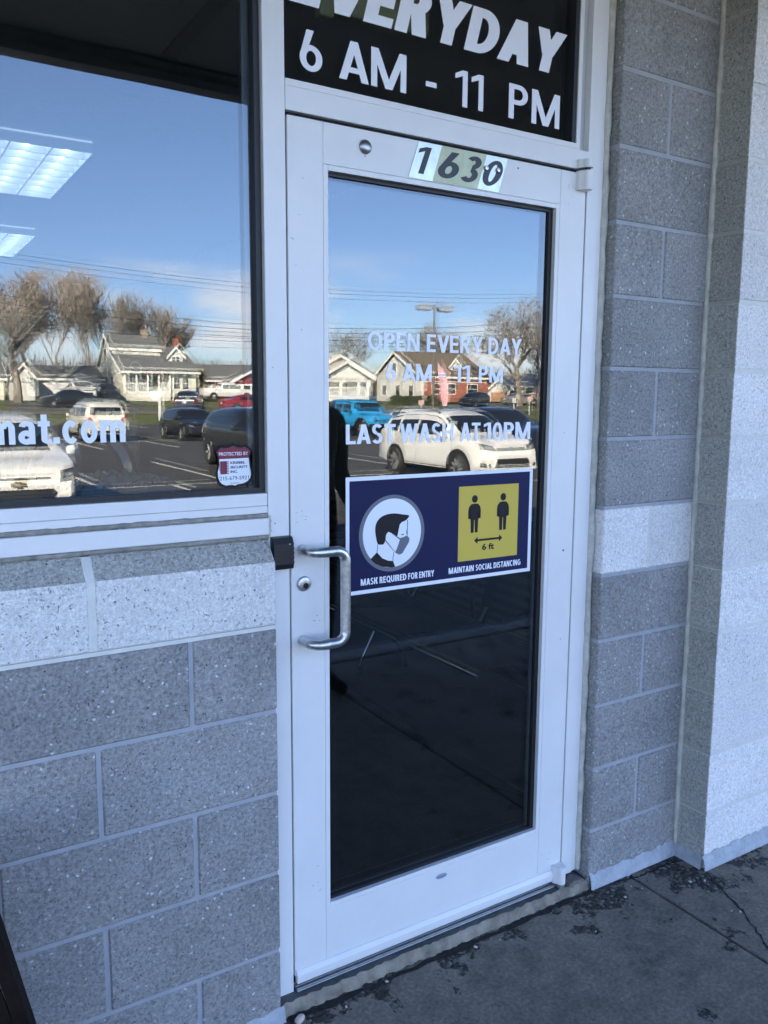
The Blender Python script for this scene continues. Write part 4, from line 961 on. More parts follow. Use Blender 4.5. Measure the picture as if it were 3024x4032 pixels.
lettering('PA 003136', SX(672), SX(955), SZ(1470), SZ(1430), ys - .0006, inkn, sh, single='caption')

# ---- dark sandwich board standing by the wall, only its edge comes into view
brd = thing('sandwich_board', 'dark brown wooden sandwich board standing by the block wall', 'board', (-0.77, -0.27, 0))
wood = plain('dark_brown_wood', (0.010, 0.0065, 0.005), 0.9, spec=0.1, vary=0.4, vscale=12, bump=0.002)
for s in (-1, 1):
    m = MB(); m.prism([(-0.755 + s * .170, 0.0), (-0.755 + s * .192, 0.0), (-0.755 + s * .045, .72), (-0.755 + s * .023, .72)], 'y', -0.40, -0.10 - .003 * s); m.build('panel', wood, brd)
m = MB(); m.prism([(-0.920, 0.10), (-0.590, 0.10), (-0.735, .70), (-0.775, .70)], 'y', -0.398, -0.380); m.build('end_board', wood, brd)
bx('hinge_bar', wood, brd, -0.790, -0.720, -.39, -.11, .705, .728)
# ================================================================== what the glass mirrors: lot, cars, houses, trees
def grass_mat():
    m, nt, b = node_mat('winter_lawn'); N, L = nt.nodes, nt.links
    g = N.new('ShaderNodeNewGeometry')
    def noise(s, d=5):
        n = N.new('ShaderNodeTexNoise'); n.inputs['Scale'].default_value = s; n.inputs['Detail'].default_value = d; L.new(g.outputs['Position'], n.inputs['Vector']); return n.outputs['Fac']
    def mixc(f, a, b_, lo, hi):
        r = N.new('ShaderNodeMapRange'); r.inputs['From Min'].default_value = lo; r.inputs['From Max'].default_value = hi; L.new(f, r.inputs['Value'])
        x = N.new('ShaderNodeMix'); x.data_type = 'RGBA'; L.new(r.outputs[0], x.inputs['Factor'])
        for k, v in (('A', a), ('B', b_)):
            if isinstance(v, tuple): x.inputs[k].default_value = (*v, 1)
            else: L.new(v, x.inputs[k])
        return x.outputs['Result']
    c = mixc(noise(0.35), (0.075, 0.095, 0.022), (0.135, 0.125, 0.048), .35, .68); c = mixc(noise(3.0), c, (0.05, 0.07, 0.018), .52, .72)
    L.new(c, b.inputs['Base Color']); b.inputs['Roughness'].default_value = .9
    bp = N.new('ShaderNodeBump'); bp.inputs['Distance'].default_value = .05; L.new(noise(12), bp.inputs['Height']); L.new(bp.outputs[0], b.inputs['Normal'])
    return m
def sheet(name, mat, x0, x1, ys, dz, kind='structure'):
    m = MB(); m.grid([[(x, y, gz(y) + dz) for x in [x0 + (x1 - x0) * k / 8 for k in range(9)]] for y in ys])
    o = m.build(name, mat, None); 
    return tag(o, kind=kind)
sheet('ground', grass_mat(), -900, 900, [60, 20, -2.3, -7, -12, -30, -55.5, -58, -61, -67, -72, -80, -130, -300, -1500], -0.04)
asph = plain('asphalt', (0.052, 0.050, 0.048), 0.85, vary=0.22, vscale=1.3, bump=0.004, bscale=60)
sheet('parking_lot', asph, -45, 95, [-2.4, -7, -12, -30, -55.5], 0.0)
sheet('street', plain('street_asphalt', (0.16, 0.145, 0.125), 0.85, vary=0.15, vscale=0.6), -400, 400, [-61, -64, -67], 0.0)
def drive(x0, x1, y0, y1): return sheet('driveway', plain('driveway_asphalt', (0.10, 0.095, 0.09), 0.85, vary=0.2, vscale=1), x0, x1, [y0, (y0 + y1) / 2, -72 if y0 > -72 > y1 else (y0 + y1) / 2 - .5, y1], 0.006)
drive(9, 19.8, -67.0, -83); drive(28.5, 34, -67.0, -84); drive(52, 60, -67.0, -74)
line_paint = plain('line_paint', (0.62, 0.60, 0.55), 0.7, vary=0.25, vscale=6)
blue_paint = plain('blue_line_paint', (0.12, 0.30, 0.45), 0.7, vary=0.2, vscale=6)
lotm = bpy.data.objects['parking_lot']
def pline(x0, y0, x1, y1, w=.06, mat=line_paint):
    d = Vector((x1 - x0, y1 - y0, 0)).normalized(); n = Vector((-d.y, d.x, 0)) * w
    pts = [(x0, y0), (x1, y1)]; m = MB(); m.grid([[(p[0] - n.x, p[1] - n.y, gz(p[1]) + .005), (p[0] + n.x, p[1] + n.y, gz(p[1]) + .005)] for p in pts]); return m.build('parking_line', mat, lotm)
for k in range(-5, 12): pline(2.25 + 2.695 * k, -12.2, 2.25 + 2.695 * k, -16.6)
pline(-15, -16.6, 33, -16.6)
for k in range(-5, 10): pline(6.4 + 3.0 * k, -16.75, 6.4 + 3.0 * k, -23.2)
for k in range(-5, 12): pline(6.5 + 2.9 * k, -29.8, 6.5 + 2.9 * k, -40.0)
for k in range(-3, 12): pline(5.2 + 2.9 * k, -50, 5.2 + 2.9 * k, -55)
pline(-12, -34.9, 38, -34.9)
for k in range(4): pline(13.0, -18.2 - k * 1.1, 14.9, -17.4 - k * 1.1, .05, blue_paint)

# ------------------------------------------------------------------ cars
car_glass = plain('car_glass', (0.012, 0.014, 0.016), 0.04, spec=0.8)
tyre_m = plain('tyre_rubber', (0.014, 0.014, 0.015), 0.8); rim_m = plain('alloy_rim', (0.55, 0.55, 0.55), 0.3, metal=0.35); rim_dark = plain('dark_rim', (0.30, 0.30, 0.31), 0.3, metal=0.4)
trim_black = plain('black_trim', (0.014, 0.014, 0.015), 0.55); lamp_clear = plain('headlamp_glass', (0.30, 0.31, 0.33), 0.08, metal=0.5); lamp_red = plain('tail_lamp', (0.30, 0.012, 0.010), 0.2, spec=0.8)
chrome_car = plain('car_chrome', (0.65, 0.65, 0.66), 0.15, metal=1.0); plate_m = plain('licence_plate', (0.65, 0.66, 0.62), 0.5); lamp_dark = plain('headlamp_dark', (0.04, 0.042, 0.046), 0.08)
def lerp_tab(tab, x):
    if x <= tab[0][0]: return tab[0][1]
    for (a, za), (b_, zb) in zip(tab, tab[1:]):
        if a <= x <= b_: return za + (zb - za) * (x - a) / (b_ - a) if b_ > a else zb
    return tab[-1][1]
_wheel_cache = {}
def wheel_meshes(r, w, dark, spokes):
    k = (r, w, dark, spokes)
    if k in _wheel_cache: return _wheel_cache[k]
    m = MB(); m.lathe([(r * .66, -w / 2), (r * .90, -w / 2), (r * .985, -w * .36), (r, -w * .2), (r, w * .2), (r * .985, w * .36), (r * .90, w / 2), (r * .66, w / 2)], (0, 0, 0), 'y', 28, True)
    bmesh.ops.recalc_face_normals(m.bm, faces=m.bm.faces); a = bpy.data.meshes.new('wheel'); m.bm.to_mesh(a); m.bm.free()
    m = MB(); m.lathe([(r * .67, -w * .44), (r * .67, w * .3), (r * .62, w * .3), (r * .60, -w * .2), (r * .1, -w * .1), (r * .1, -w * .38), (r * .02, -w * .40)], (0, 0, 0), 'y', 24, caps=False)
    for f in m.bm.faces:
        if max((v.co.x ** 2 + v.co.z ** 2) ** .5 for v in f.verts) < r * .63: f.material_index = 1
    for s in range(spokes):
        an = 2 * pi * s / spokes; c_, s_ = cos(an), sin(an); px, pz = -s_, c_
        A = [(r * .08, r * .085), (r * .63, r * .075)]
        vs = []
        for (rr, hw) in A:
            for sg in (-1, 1):
                for yy in (-w * .40, -w * .1): vs.append((rr * c_ + sg * hw * px, yy, rr * s_ + sg * hw * pz))
        V = [m.bm.verts.new(v) for v in vs]
        for f in ((0, 2, 6, 4), (1, 5, 7, 3), (0, 4, 5, 1), (2, 3, 7, 6)): m.bm.faces.new([V[i] for i in f])
    bmesh.ops.recalc_face_normals(m.bm, faces=m.bm.faces); b_ = bpy.data.meshes.new('rim'); m.bm.to_mesh(b_); m.bm.free()
    a.materials.append(tyre_m); b_.materials.append(rim_dark if dark else rim_m); b_.materials.append(tyre_m)
    for me in (a, b_): me.polygons.foreach_set('use_smooth', [True] * len(me.polygons)); me.set_sharp_from_angle(angle=radians(35))
    _wheel_cache[k] = (a, b_); return a, b_

TYPES = {
 'suv': dict(L=4.60, W=1.84, H=1.68, wb=2.66, r=.355, belt=1.06, tum=.20, n=5, bot=.24,
    top=[(-2.30, .62), (-2.285, .90), (-2.24, 1.05), (-2.16, 1.16), (-1.93, 1.52), (-1.75, 1.605), (-1.2, 1.66), (-.4, 1.68), (.2, 1.655), (.48, 1.59), (1.20, 1.13), (1.32, 1.085), (1.8, 1.02), (2.08, .94), (2.22, .84), (2.285, .70), (2.30, .58)],
    glass=[(.46, -.32), (-.40, -1.22), (-1.30, -1.82)], ws=(.52, 1.17), rw=(-2.12, -1.95), hood_x=1.25),
 'crossover': dict(L=4.62, W=1.85, H=1.70, wb=2.70, r=.365, belt=1.08, tum=.20, n=5, bot=.26,
    top=[(-2.31, .64), (-2.295, .95), (-2.25, 1.08), (-2.14, 1.20), (-1.82, 1.53), (-1.60, 1.61), (-1.1, 1.675), (-.3, 1.70), (.25, 1.67), (.52, 1.60), (1.22, 1.16), (1.34, 1.12), (1.85, 1.05), (2.12, .955), (2.24, .84), (2.295, .70), (2.31, .58)],
    glass=[(.46, -.30), (-.38, -1.15), (-1.23, -1.72)], ws=(.56, 1.19), rw=(-2.12, -1.85), hood_x=1.27),
 'wagon': dict(L=4.61, W=1.83, H=1.72, wb=2.69, r=.36, belt=1.06, tum=.13, n=7, bot=.27,
    top=[(-2.305, .60), (-2.295, .98), (-2.26, 1.10), (-2.12, 1.52), (-2.02, 1.64), (-1.7, 1.70), (-.6, 1.72), (.15, 1.68), (.42, 1.60), (.98, 1.13), (1.10, 1.08), (2.0, 1.00), (2.2, .92), (2.28, .74), (2.305, .60)],
    glass=[(.36, -.38), (-.46, -1.20), (-1.28, -2.0)], ws=(.46, .96), rw=(-2.235, -2.125), hood_x=1.05),
 'hatch': dict(L=4.25, W=1.79, H=1.45, wb=2.63, r=.325, belt=.93, tum=.20, n=5, bot=.18,
    top=[(-2.125, .55), (-2.11, .82), (-2.06, .95), (-1.75, 1.28), (-1.55, 1.37), (-1.0, 1.43), (-.3, 1.45), (.2, 1.42), (.45, 1.36), (1.12, .95), (1.24, .915), (1.75, .83), (1.98, .74), (2.09, .62), (2.125, .50)],
    glass=[(.42, -.36), (-.44, -1.20), (-1.26, -1.55)], ws=(.50, 1.08), rw=(-2.02, -1.77), hood_x=1.16),
 'sedan': dict(L=4.75, W=1.82, H=1.45, wb=2.75, r=.33, belt=.94, tum=.24, n=4.5, bot=.18,
    top=[(-2.375, .55), (-2.36, .88), (-2.28, .99), (-1.9, 1.02), (-1.62, 1.05), (-.95, 1.36), (-.6, 1.43), (-.15, 1.45), (.3, 1.42), (.55, 1.35), (1.25, .97), (1.38, .93), (1.95, .85), (2.2, .75), (2.33, .63), (2.375, .50)],
    glass=[(.50, -.25), (-.33, -1.05)], ws=(.60, 1.20), rw=(-1.55, -1.0), hood_x=1.28),
 'offroader': dict(L=4.25, W=1.80, H=1.84, wb=2.90, r=.40, belt=1.16, tum=.10, n=9, bot=.42,
    top=[(-2.125, .70), (-2.12, 1.16), (-2.115, 1.72), (-2.05, 1.80), (-1.8, 1.83), (-.2, 1.84), (.30, 1.80), (.42, 1.74), (.72, 1.24), (.80, 1.19), (1.9, 1.10), (2.06, 1.06), (2.115, .98), (2.125, .62)],
    glass=[(.36, -.42), (-.52, -1.22), (-1.32, -2.0)], ws=(.45, .705), rw=(-2.117, -2.112), hood_x=.80),
 'pickup': dict(L=5.6, W=1.98, H=1.92, wb=3.6, r=.40, belt=1.20, tum=.14, n=7, bot=.40,
    top=[(-2.80, .70), (-2.79, 1.28), (-2.70, 1.32), (-.98, 1.32), (-.92, 1.45), (-.80, 1.82), (-.6, 1.90), (.2, 1.92), (.6, 1.86), (.8, 1.78), (1.35, 1.30), (1.48, 1.25), (2.5, 1.16), (2.70, 1.08), (2.79, .92), (2.80, .64)],
    glass=[(.74, -.02), (-.10, -.74)], ws=(.84, 1.32), rw=(-.90, -.82), hood_x=1.4),
}
def make_car(kind, paint, label, loc, head, group='cars in the lot and street', face='plain', rims=False, spokes=5, roof_rails=False, roof=None, rz=0.0, name=None, cladding=True, detail=True):
    T = TYPES[kind]; L_, W_, zb0, nn, belt0 = T['L'], T['W'], T['bot'], T['n'], T['belt']
    t = thing(name or {'pickup': 'pickup_truck', 'sedan': 'sedan_car', 'hatch': 'hatchback_car', 'offroader': 'off_road_car'}.get(kind, 'suv_car'), label, {'pickup': 'truck'}.get(kind, 'car'), loc, group, head + rz)
    tab = T['top']
    def zt(x): return lerp_tab(tab, x)
    def belt(x):
        z = zt(x); b_ = belt0 + (.03 if x < -1.2 else 0)
        return min(b_, z - .055)
    def wp(x):
        u = abs(x) / (L_ / 2); e = .17 if kind == 'offroader' else .20 if x > 0 else .14
        return W_ / 2 * (1 - e * u ** (14 if kind in ('offroader', 'pickup') else 7)) * (1 - .012 * u)
    def zbot(x):
        u = abs(x) / (L_ / 2); return zb0 + (.10 * max(0, (u - .72) / .28) ** 1.5)
    def tum(x): return T['tum'] * max(0.0, min(1.0, (zt(x) - belt(x) - .08) / .45))
    def nsh(x): return nn if zt(x) - belt(x) > .3 else 3.0
    def side(x, z):
        b_, h = belt(x), zt(x); w = wp(x)
        if z <= b_:
            u = (z - zbot(x)) / max(.01, b_ - zbot(x)); return w * (1.0 - .03 * u * u - .05 * (1 - u) ** 3)
        u = min(1, (z - b_) / (h - b_)); n = nsh(x); return w * .97 * (1 - tum(x) * u) * max(0, 1 - u ** n) ** (1 / n)
    xs = sorted({round(a + (b_ - a) * k / 3, 4) for (a, _), (b_, _) in zip(tab, tab[1:]) for k in range(4)})
    us = [0, .12, .26, .42, .58, .72, .83, .91, .96, .985, 1.0]
    rows = []
    for x in xs:
        b_, h, zb = belt(x), zt(x), zbot(x)
        zb = min(zb, h - .12)
        half = [(0.0, zb), (wp(x) * .80, zb)] + [(side(x, zb + (b_ - zb) * u), zb + (b_ - zb) * u) for u in (.10, .28, .50, .72, .90)] + [(side(x, b_ + (h - b_) * u) if u < 1 else 0.0, b_ + (h - b_) * u) for u in us]
        ring = [(x, -p[0], p[1]) for p in half] + [(x, p[0], p[1]) for p in half[-2:0:-1]]
        rows.append(ring)
    m = MB(); m.grid(rows, loop=True)
    m.bm.verts.ensure_lookup_table(); nr = len(rows[0])
    m.bm.faces.new([m.bm.verts[i] for i in range(nr)]); m.bm.faces.new([m.bm.verts[len(m.bm.verts) - nr + i] for i in range(nr)])
    bmesh.ops.recalc_face_normals(m.bm, faces=m.bm.faces)
    bvh = BVHTree.FromBMesh(m.bm)
    m.build('body', paint, t, smooth=38, local=True)
    def hit(axis, a, b_):
        if axis == 'f': o, d = Vector((9, a, b_)), Vector((-1, 0, 0))
        elif axis == 'r': o, d = Vector((-9, a, b_)), Vector((1, 0, 0))
        elif axis == 'l': o, d = Vector((a, 9, b_)), Vector((0, -1, 0))
        elif axis == 'R': o, d = Vector((a, -9, b_)), Vector((0, 1, 0))
        else: o, d = Vector((a, b_, 9)), Vector((0, 0, -1))
        p, n_, i, ds = bvh.ray_cast(o, d)
        return (p, n_) if p is not None else (None, None)
    def patch(nm, mat, axis, corners, nx=6, ny=3, off=.006, parent=t):
        (a0, b0), (a1, b1), (a2, b2), (a3, b3) = corners; rows = []
        for j in range(ny + 1):
            v = j / ny; row = []
            for i in range(nx + 1):
                u = i / nx; a = (a0 * (1 - u) + a1 * u) * (1 - v) + (a3 * (1 - u) + a2 * u) * v; b_ = (b0 * (1 - u) + b1 * u) * (1 - v) + (b3 * (1 - u) + b2 * u) * v
                p, n_ = hit(axis, a, b_); row.append(tuple(p + n_ * off) if p is not None else None)
            rows.append(row)
        mm = MB(); V = [[mm.bm.verts.new(p) if p else None for p in r] for r in rows]
        for j in range(ny):
            for i in range(nx):
                qd = [V[j][i], V[j][i + 1], V[j + 1][i + 1], V[j + 1][i]]
                if all(qd): mm.bm.faces.new(qd)
        return mm.build(nm, mat, parent, smooth=40, local=True)
    # side glass
    for ax, sg in (('l', 1), ('R', -1)):
        for (xa, xb) in T['glass']:
            rows = []; n_ = 10
            for k in range(n_ + 1):
                x = xb + (xa + (.36 if xa == T['glass'][0][0] and kind not in ('offroader',) else 0) - xb) * k / n_
                zl = belt(x) + .035; zu = zt(x) - (.10 if zt(x) > T['H'] - .2 else .085)
                zu = max(zu, zl + .002); rows.append([(x, sg * (side(x, zl + (zu - zl) * v) + .005), zl + (zu - zl) * v) for v in (0, .33, .66, 1)])
            mm = MB(); mm.grid(rows); mm.build('side_window', car_glass, t, smooth=40, local=True)
        if detail:
            for xa in [T['glass'][0][1] - .04] + [T['hood_x'] - .12] + [g[1] - .02 for g in T['glass'][1:2]]:
                patch('door_seam', trim_black, ax, [(xa - .006, zb0 + .22), (xa + .006, zb0 + .22), (xa + .006, belt(xa) - .01), (xa - .006, belt(xa) - .01)], 1, 8, .003)
            for (xa, xb) in T['glass'][:2]: patch('door_handle', paint if kind != 'offroader' else trim_black, ax, [(xb + .06, belt0 - .13), (xb + .24, belt0 - .13), (xb + .24, belt0 - .09), (xb + .06, belt0 - .09)], 2, 1, .03)
    # windscreen and rear glass
    def screen(nm, xa, xb, s=.93, mat=car_glass):
        rows = []
        for k in range(9):
            x = xa + (xb - xa) * k / 8; row = []
            wtop = side(x, belt(x) + (zt(x) - belt(x)) * .80) * s
            for j in range(13):
                yy = -wtop + 2 * wtop * j / 12; p, n_ = hit('t', x, yy); row.append(tuple(p + n_ * .006) if p is not None else (x, yy, zt(x)))
            rows.append(row)
        mm = MB(); mm.grid(rows); return mm.build(nm, mat, t, smooth=50, local=True)
    screen('windscreen', *T['ws'])
    if kind == 'offroader': patch('rear_window', car_glass, 'r', [(-.60, 1.22), (.60, 1.22), (.56, 1.66), (-.56, 1.66)])
    else:
        xa, xb = T['rw']; wr_ = side((xa + xb) / 2, belt(xa) + .1) * .86
        if abs(xb - xa) > .3: screen('rear_window', xa, xb, .90)
        else: patch('rear_window', car_glass, 'r', [(-wr_, zt(xa) + .0), (wr_, zt(xa) + .0), (wr_ * .92, zt(xb)), (-wr_ * .92, zt(xb))], 8, 4)
    # wheels and arches
    r = T['r']; a_, b_ = wheel_meshes(r, .235 if kind != 'offroader' else .27, rims, spokes)
    for xw in (T['wb'] / 2 + .03, -T['wb'] / 2 + .03):
        for ax, sg in (('l', 1), ('R', -1)):
            mm = MB(); R_ = r + (.085 if kind != 'offroader' else .15); rings = []
            for rr in (.0, .55, .8, .92, 1.0):
                row = []
                for k in range(25):
                    an = -pi * .12 + pi * 1.24 * k / 24; px, pz = xw + R_ * rr * cos(an), r + R_ * rr * sin(an); p, n_ = hit(ax, px, pz)
                    row.append(mm.bm.verts.new(p + n_ * .006) if p is not None else None)
                rings.append(row)
            for i in range(4):
                for k in range(24):
                    qd = [rings[i][k], rings[i][k + 1], rings[i + 1][k + 1], rings[i + 1][k]]
                    if all(qd): mm.bm.faces.new(qd)
            bmesh.ops.remove_doubles(mm.bm, verts=mm.bm.verts, dist=.0005)
            mm.build('wheel_arch', trim_black, t, smooth=40, local=True)
            w = bpy.data.objects.new('wheel', a_); COL.objects.link(w); w.parent = t; w.location = (xw, sg * (wp(xw) - .085), r); w.rotation_euler = (0, 0, 0 if sg < 0 else pi)
            ri = bpy.data.objects.new('rim', b_); COL.objects.link(ri); ri.parent = w
            if kind == 'offroader':
                f = MB(); pts = [(xw + (R_ + .02) * cos(an), r + (R_ + .02) * sin(an)) for an in [pi * k / 10 for k in range(11)]] + [(xw + (R_ - .05) * cos(an), r + (R_ - .06) * sin(an)) for an in [pi - pi * k / 10 for k in range(11)]]
                f.prism(pts, 'y', sg * (W_ / 2 - .10), sg * (W_ / 2 + .10)); f.build('fender_flare', trim_black if roof else paint, t, smooth=40, local=True)
        # axle shadow box
    mm = MB(); mm.box(-L_ / 2 + .35, L_ / 2 - .35, -W_ / 2 + .28, W_ / 2 - .28, r * .55, zb0 + .12); mm.build('underbody', trim_black, t, local=True)
    # mirrors
    for sg in (1, -1):
        mx = T['ws'][1] - .22; mm = MB(); mm.box(mx - .05, mx + .07, sg * (W_ / 2 - .02) - .02, sg * (W_ / 2 + .15) + .02, belt0 + .0, belt0 + .14, .03, 2); mm.build('wing_mirror', paint if kind != 'offroader' else trim_black, t, smooth=50, local=True)
    # sills
    if cladding:
        for ax in ('l', 'R'): patch('sill_cladding', trim_black, ax, [(-T['wb'] / 2 + .42, zb0 + .015), (T['wb'] / 2 - .36, zb0 + .015), (T['wb'] / 2 - .36, zb0 + .13), (-T['wb'] / 2 + .42, zb0 + .13)], 10, 2)
    hw = W_ / 2; hz = zt(L_ / 2 - .22)
    if face == 'bowtie':
        for sg in (-1, 1): patch('headlamp', lamp_dark, 'f', [(sg * .56, .74), (sg * .80, .78), (sg * .80, .93), (sg * .60, .90)], 6, 4, .012); patch('lamp_lens', lamp_clear, 'f', [(sg * .64, .78), (sg * .76, .80), (sg * .76, .86), (sg * .65, .85)], 3, 2, .02)
        patch('grille', trim_black, 'f', [(-.46, .795), (.46, .795), (.43, .825), (-.43, .825)], 12, 1, .012)
        patch('lower_grille', trim_black, 'f', [(-.40, .44), (.40, .44), (.52, .60), (-.52, .60)], 12, 4, .012); patch('lower_grille', trim_black, 'f', [(-.52, .60), (.52, .60), (.46, .66), (-.46, .66)], 12, 2, .012)
        for zz in (.48, .53, .58, .63): patch('grille_bar', chrome_car, 'f', [(-.42, zz), (.42, zz), (.42, zz + .010), (-.42, zz + .010)], 10, 1, .02)
        patch('emblem', plain('gold_emblem', (0.65, 0.45, 0.12), 0.25, metal=0.9), 'f', [(-.10, .70), (.10, .70), (.11, .75), (-.09, .75)], 3, 1, .03); patch('emblem', plain('gold_emblem', (0.65, 0.45, 0.12), 0.25, metal=0.9), 'f', [(-.045, .685), (.04, .685), (.05, .765), (-.035, .765)], 3, 1, .031)
        for sg in (-1, 1): patch('fog_lamp', lamp_dark, 'f', [(sg * .58, .42), (sg * .78, .40), (sg * .79, .54), (sg * .70, .54)], 4, 3, .012)
        patch('skid_plate', trim_black, 'f', [(-.60, .345), (.60, .345), (.60, .39), (-.60, .39)], 10, 1, .012)
    elif face == 'slots':
        for k in range(7):
            yy = -.27 + .09 * k; patch('grille_slot', trim_black, 'f', [(yy - .022, .74), (yy + .022, .74), (yy + .022, 1.00), (yy - .022, 1.00)], 1, 3, .006)
        for sg in (-1, 1):
            mm = MB(); mm.lathe([(.105, L_ / 2 - .02), (.105, L_ / 2 + .02), (.09, L_ / 2 + .03), (.01, L_ / 2 + .04)], (0, sg * .46, .90), 'x', 18); mm.build('headlamp', chrome_car, t, smooth=40, local=True)
        mm = MB(); mm.box(L_ / 2 - .02, L_ / 2 + .20, -.80, .80, .52, .68, .02); mm.build('bumper', trim_black, t, local=True)
        for sg in (1, -1):
            mm = MB(); mm.box(.62, 1.95, sg * .10 - .004, sg * .10 + .004, 1.175, 1.19); mm.build('bonnet_rib', paint, t, local=True)
    else:
        zz = hz
        lamp = lamp_dark if face == 'dark' else lamp_clear
        for sg in (-1, 1):
            patch('headlamp', lamp_dark, 'f', [(sg * hw * .46, zz - .17), (sg * hw * .86, zz - .13), (sg * hw * .86, zz + .005), (sg * hw * .55, zz - .06)], 6, 3, .012)
            patch('lamp_lens', lamp_clear, 'f', [(sg * hw * .58, zz - .14), (sg * hw * .78, zz - .12), (sg * hw * .78, zz - .04), (sg * hw * .60, zz - .08)], 3, 2, .02)
        patch('grille', trim_black, 'f', [(-hw * .44, zz - .17), (hw * .44, zz - .17), (hw * .46, zz - .105), (-hw * .46, zz - .105)], 10, 2, .012)
        patch('lower_grille', trim_black, 'f', [(-hw * .56, zb0 + .17), (hw * .56, zb0 + .17), (hw * .50, zz - .34), (-hw * .50, zz - .34)], 10, 2, .012)
        patch('lower_grille', trim_black, 'f', [(-hw * .70, zb0 + .085), (hw * .70, zb0 + .085), (hw * .70, zb0 + .13), (-hw * .70, zb0 + .13)], 10, 1, .012)
        patch('emblem', chrome_car, 'f', [(-.06, zz - .17), (.06, zz - .17), (.06, zz - .10), (-.06, zz - .10)], 2, 2, .025)
        for sg in (-1, 1): patch('fog_lamp', trim_black, 'f', [(sg * hw * .66, zb0 + .19), (sg * hw * .86, zb0 + .19), (sg * hw * .86, zb0 + .28), (sg * hw * .68, zb0 + .26)], 3, 2, .012)
    # tail
    zr = zt(-L_ / 2 + .05)
    for sg in (-1, 1): patch('tail_lamp', lamp_red, 'r', [(sg * hw * .60, zr - .26), (sg * hw * .86, zr - .26), (sg * hw * .86, zr - .04), (sg * hw * .66, zr - .04)], 4, 4, .012)
    patch('number_plate', plate_m, 'r', [(-.16, zr - .30), (.16, zr - .30), (.16, zr - .14), (-.16, zr - .14)], 3, 2, .015)
    patch('rear_bumper', trim_black if cladding else paint, 'r', [(-hw * .75, zb0 + .13), (hw * .75, zb0 + .13), (hw * .75, zb0 + .24), (-hw * .75, zb0 + .24)], 8, 2, .012)
    if roof_rails:
        for sg in (1, -1):
            mm = MB(); yy = sg * W_ * .335; mm.tube([(-1.55, yy, T['H'] - .06), (-1.45, yy, T['H'] + .015), (-.6, yy, T['H'] + .035), (.15, yy, T['H'] + .015), (.28, yy, T['H'] - .06)], .018, 6); mm.build('roof_rail', trim_black, t, smooth=60, local=True)
    if roof: patch('roof_panel', roof, 't', [(-2.02, -.68), (.34, -.68), (.34, .68), (-2.02, .68)], 10, 6, .008)
    return t
def paint(name, col, rough=0.3, coat=0.8): return plain(name, col, rough, coat=coat, spec=0.5)
P_white = paint('pearl_white_paint', (0.74, 0.73, 0.70)); P_black = paint('black_car_paint', (0.010, 0.011, 0.014), .25); P_navy = paint('dark_blue_paint', (0.012, 0.016, 0.032), .25)
P_blue = paint('bright_blue_paint', (0.02, 0.30, 0.62)); P_red = paint('dark_red_paint', (0.22, 0.015, 0.025)); P_grey = paint('grey_car_paint', (0.16, 0.165, 0.17)); P_cream = paint('cream_white_paint', (0.70, 0.67, 0.58))
H_IN, H_OUT = radians(90), radians(-90)
def at(x, y): return (x, y, gz(y))
make_car('suv', P_white, 'white SUV with gold emblem parked nose in, nearest the store window', at(.95, -13.3), H_IN, face='bowtie')
rav = make_car('crossover', P_white, 'white crossover SUV with sunroof and dark multi spoke wheels', at(11.70, -15.10), H_IN, rims=True, spokes=10, roof_rails=True)
sr = MB(); sr.grid([[(x, y, z) for y in (-.5, 0, .5)] for x, z in ((-.75, 1.70), (-.3, 1.709), (.12, 1.688))]); sr.build('sunroof', car_glass, rav, local=True)
make_car('crossover', P_black, 'black SUV with bright alloy wheels parked between white lines', at(8.55, -20.3), H_IN, spokes=5, roof_rails=False)
make_car('crossover', P_navy, 'dark blue SUV parked behind the white crossover', at(16.9, -19.8), H_IN)
make_car('wagon', P_cream, 'cream white station wagon SUV seen from its rear', at(7.75, -36.65), H_OUT, roof_rails=True)
make_car('hatch', P_black, 'black hatchback car parked facing the store', at(11.75, -35.5), H_IN, cladding=False)
make_car('offroader', P_blue, 'bright blue boxy off road car with slotted grille', at(20.55, -34.85), H_IN, face='slots', roof=trim_black)
make_car('sedan', P_white, 'white sedan parked beside the blue off road car', at(23.9, -34.9), H_IN, cladding=False)
make_car('wagon', P_white, 'white wagon parked on the far side of the blue off road car', at(17.4, -36.4), H_IN)
make_car('crossover', P_navy, 'dark crossover with lit red tail lamps at the edge of the street', at(20.9, -62.6), H_OUT, rz=radians(28))
make_car('sedan', P_red, 'dark red sedan on the street beyond the lot', at(26.6, -64.2), 0.0, cladding=False)
make_car('sedan', P_black, 'black sedan on the driveway before the low garage', at(13.4, -70.6), pi, cladding=False)
make_car('pickup', P_white, 'white pickup truck parked before the low garage', at(16.2, -79.5), H_IN)
make_car('crossover', P_black, 'black SUV parked beside the white pickup truck', at(18.4, -79.2), H_IN)
make_car('pickup', P_white, 'white pickup truck parked before the red house', at(30.9, -80.2), 0.0)
make_car('crossover', P_black, 'black SUV on the driveway before the brown roofed house', at(55.0, -69.8), pi, rz=radians(-25))
make_car('sedan', P_grey, 'grey sedan before the long white ranch house', at(64.0, -72.6), 0.0, cladding=False)

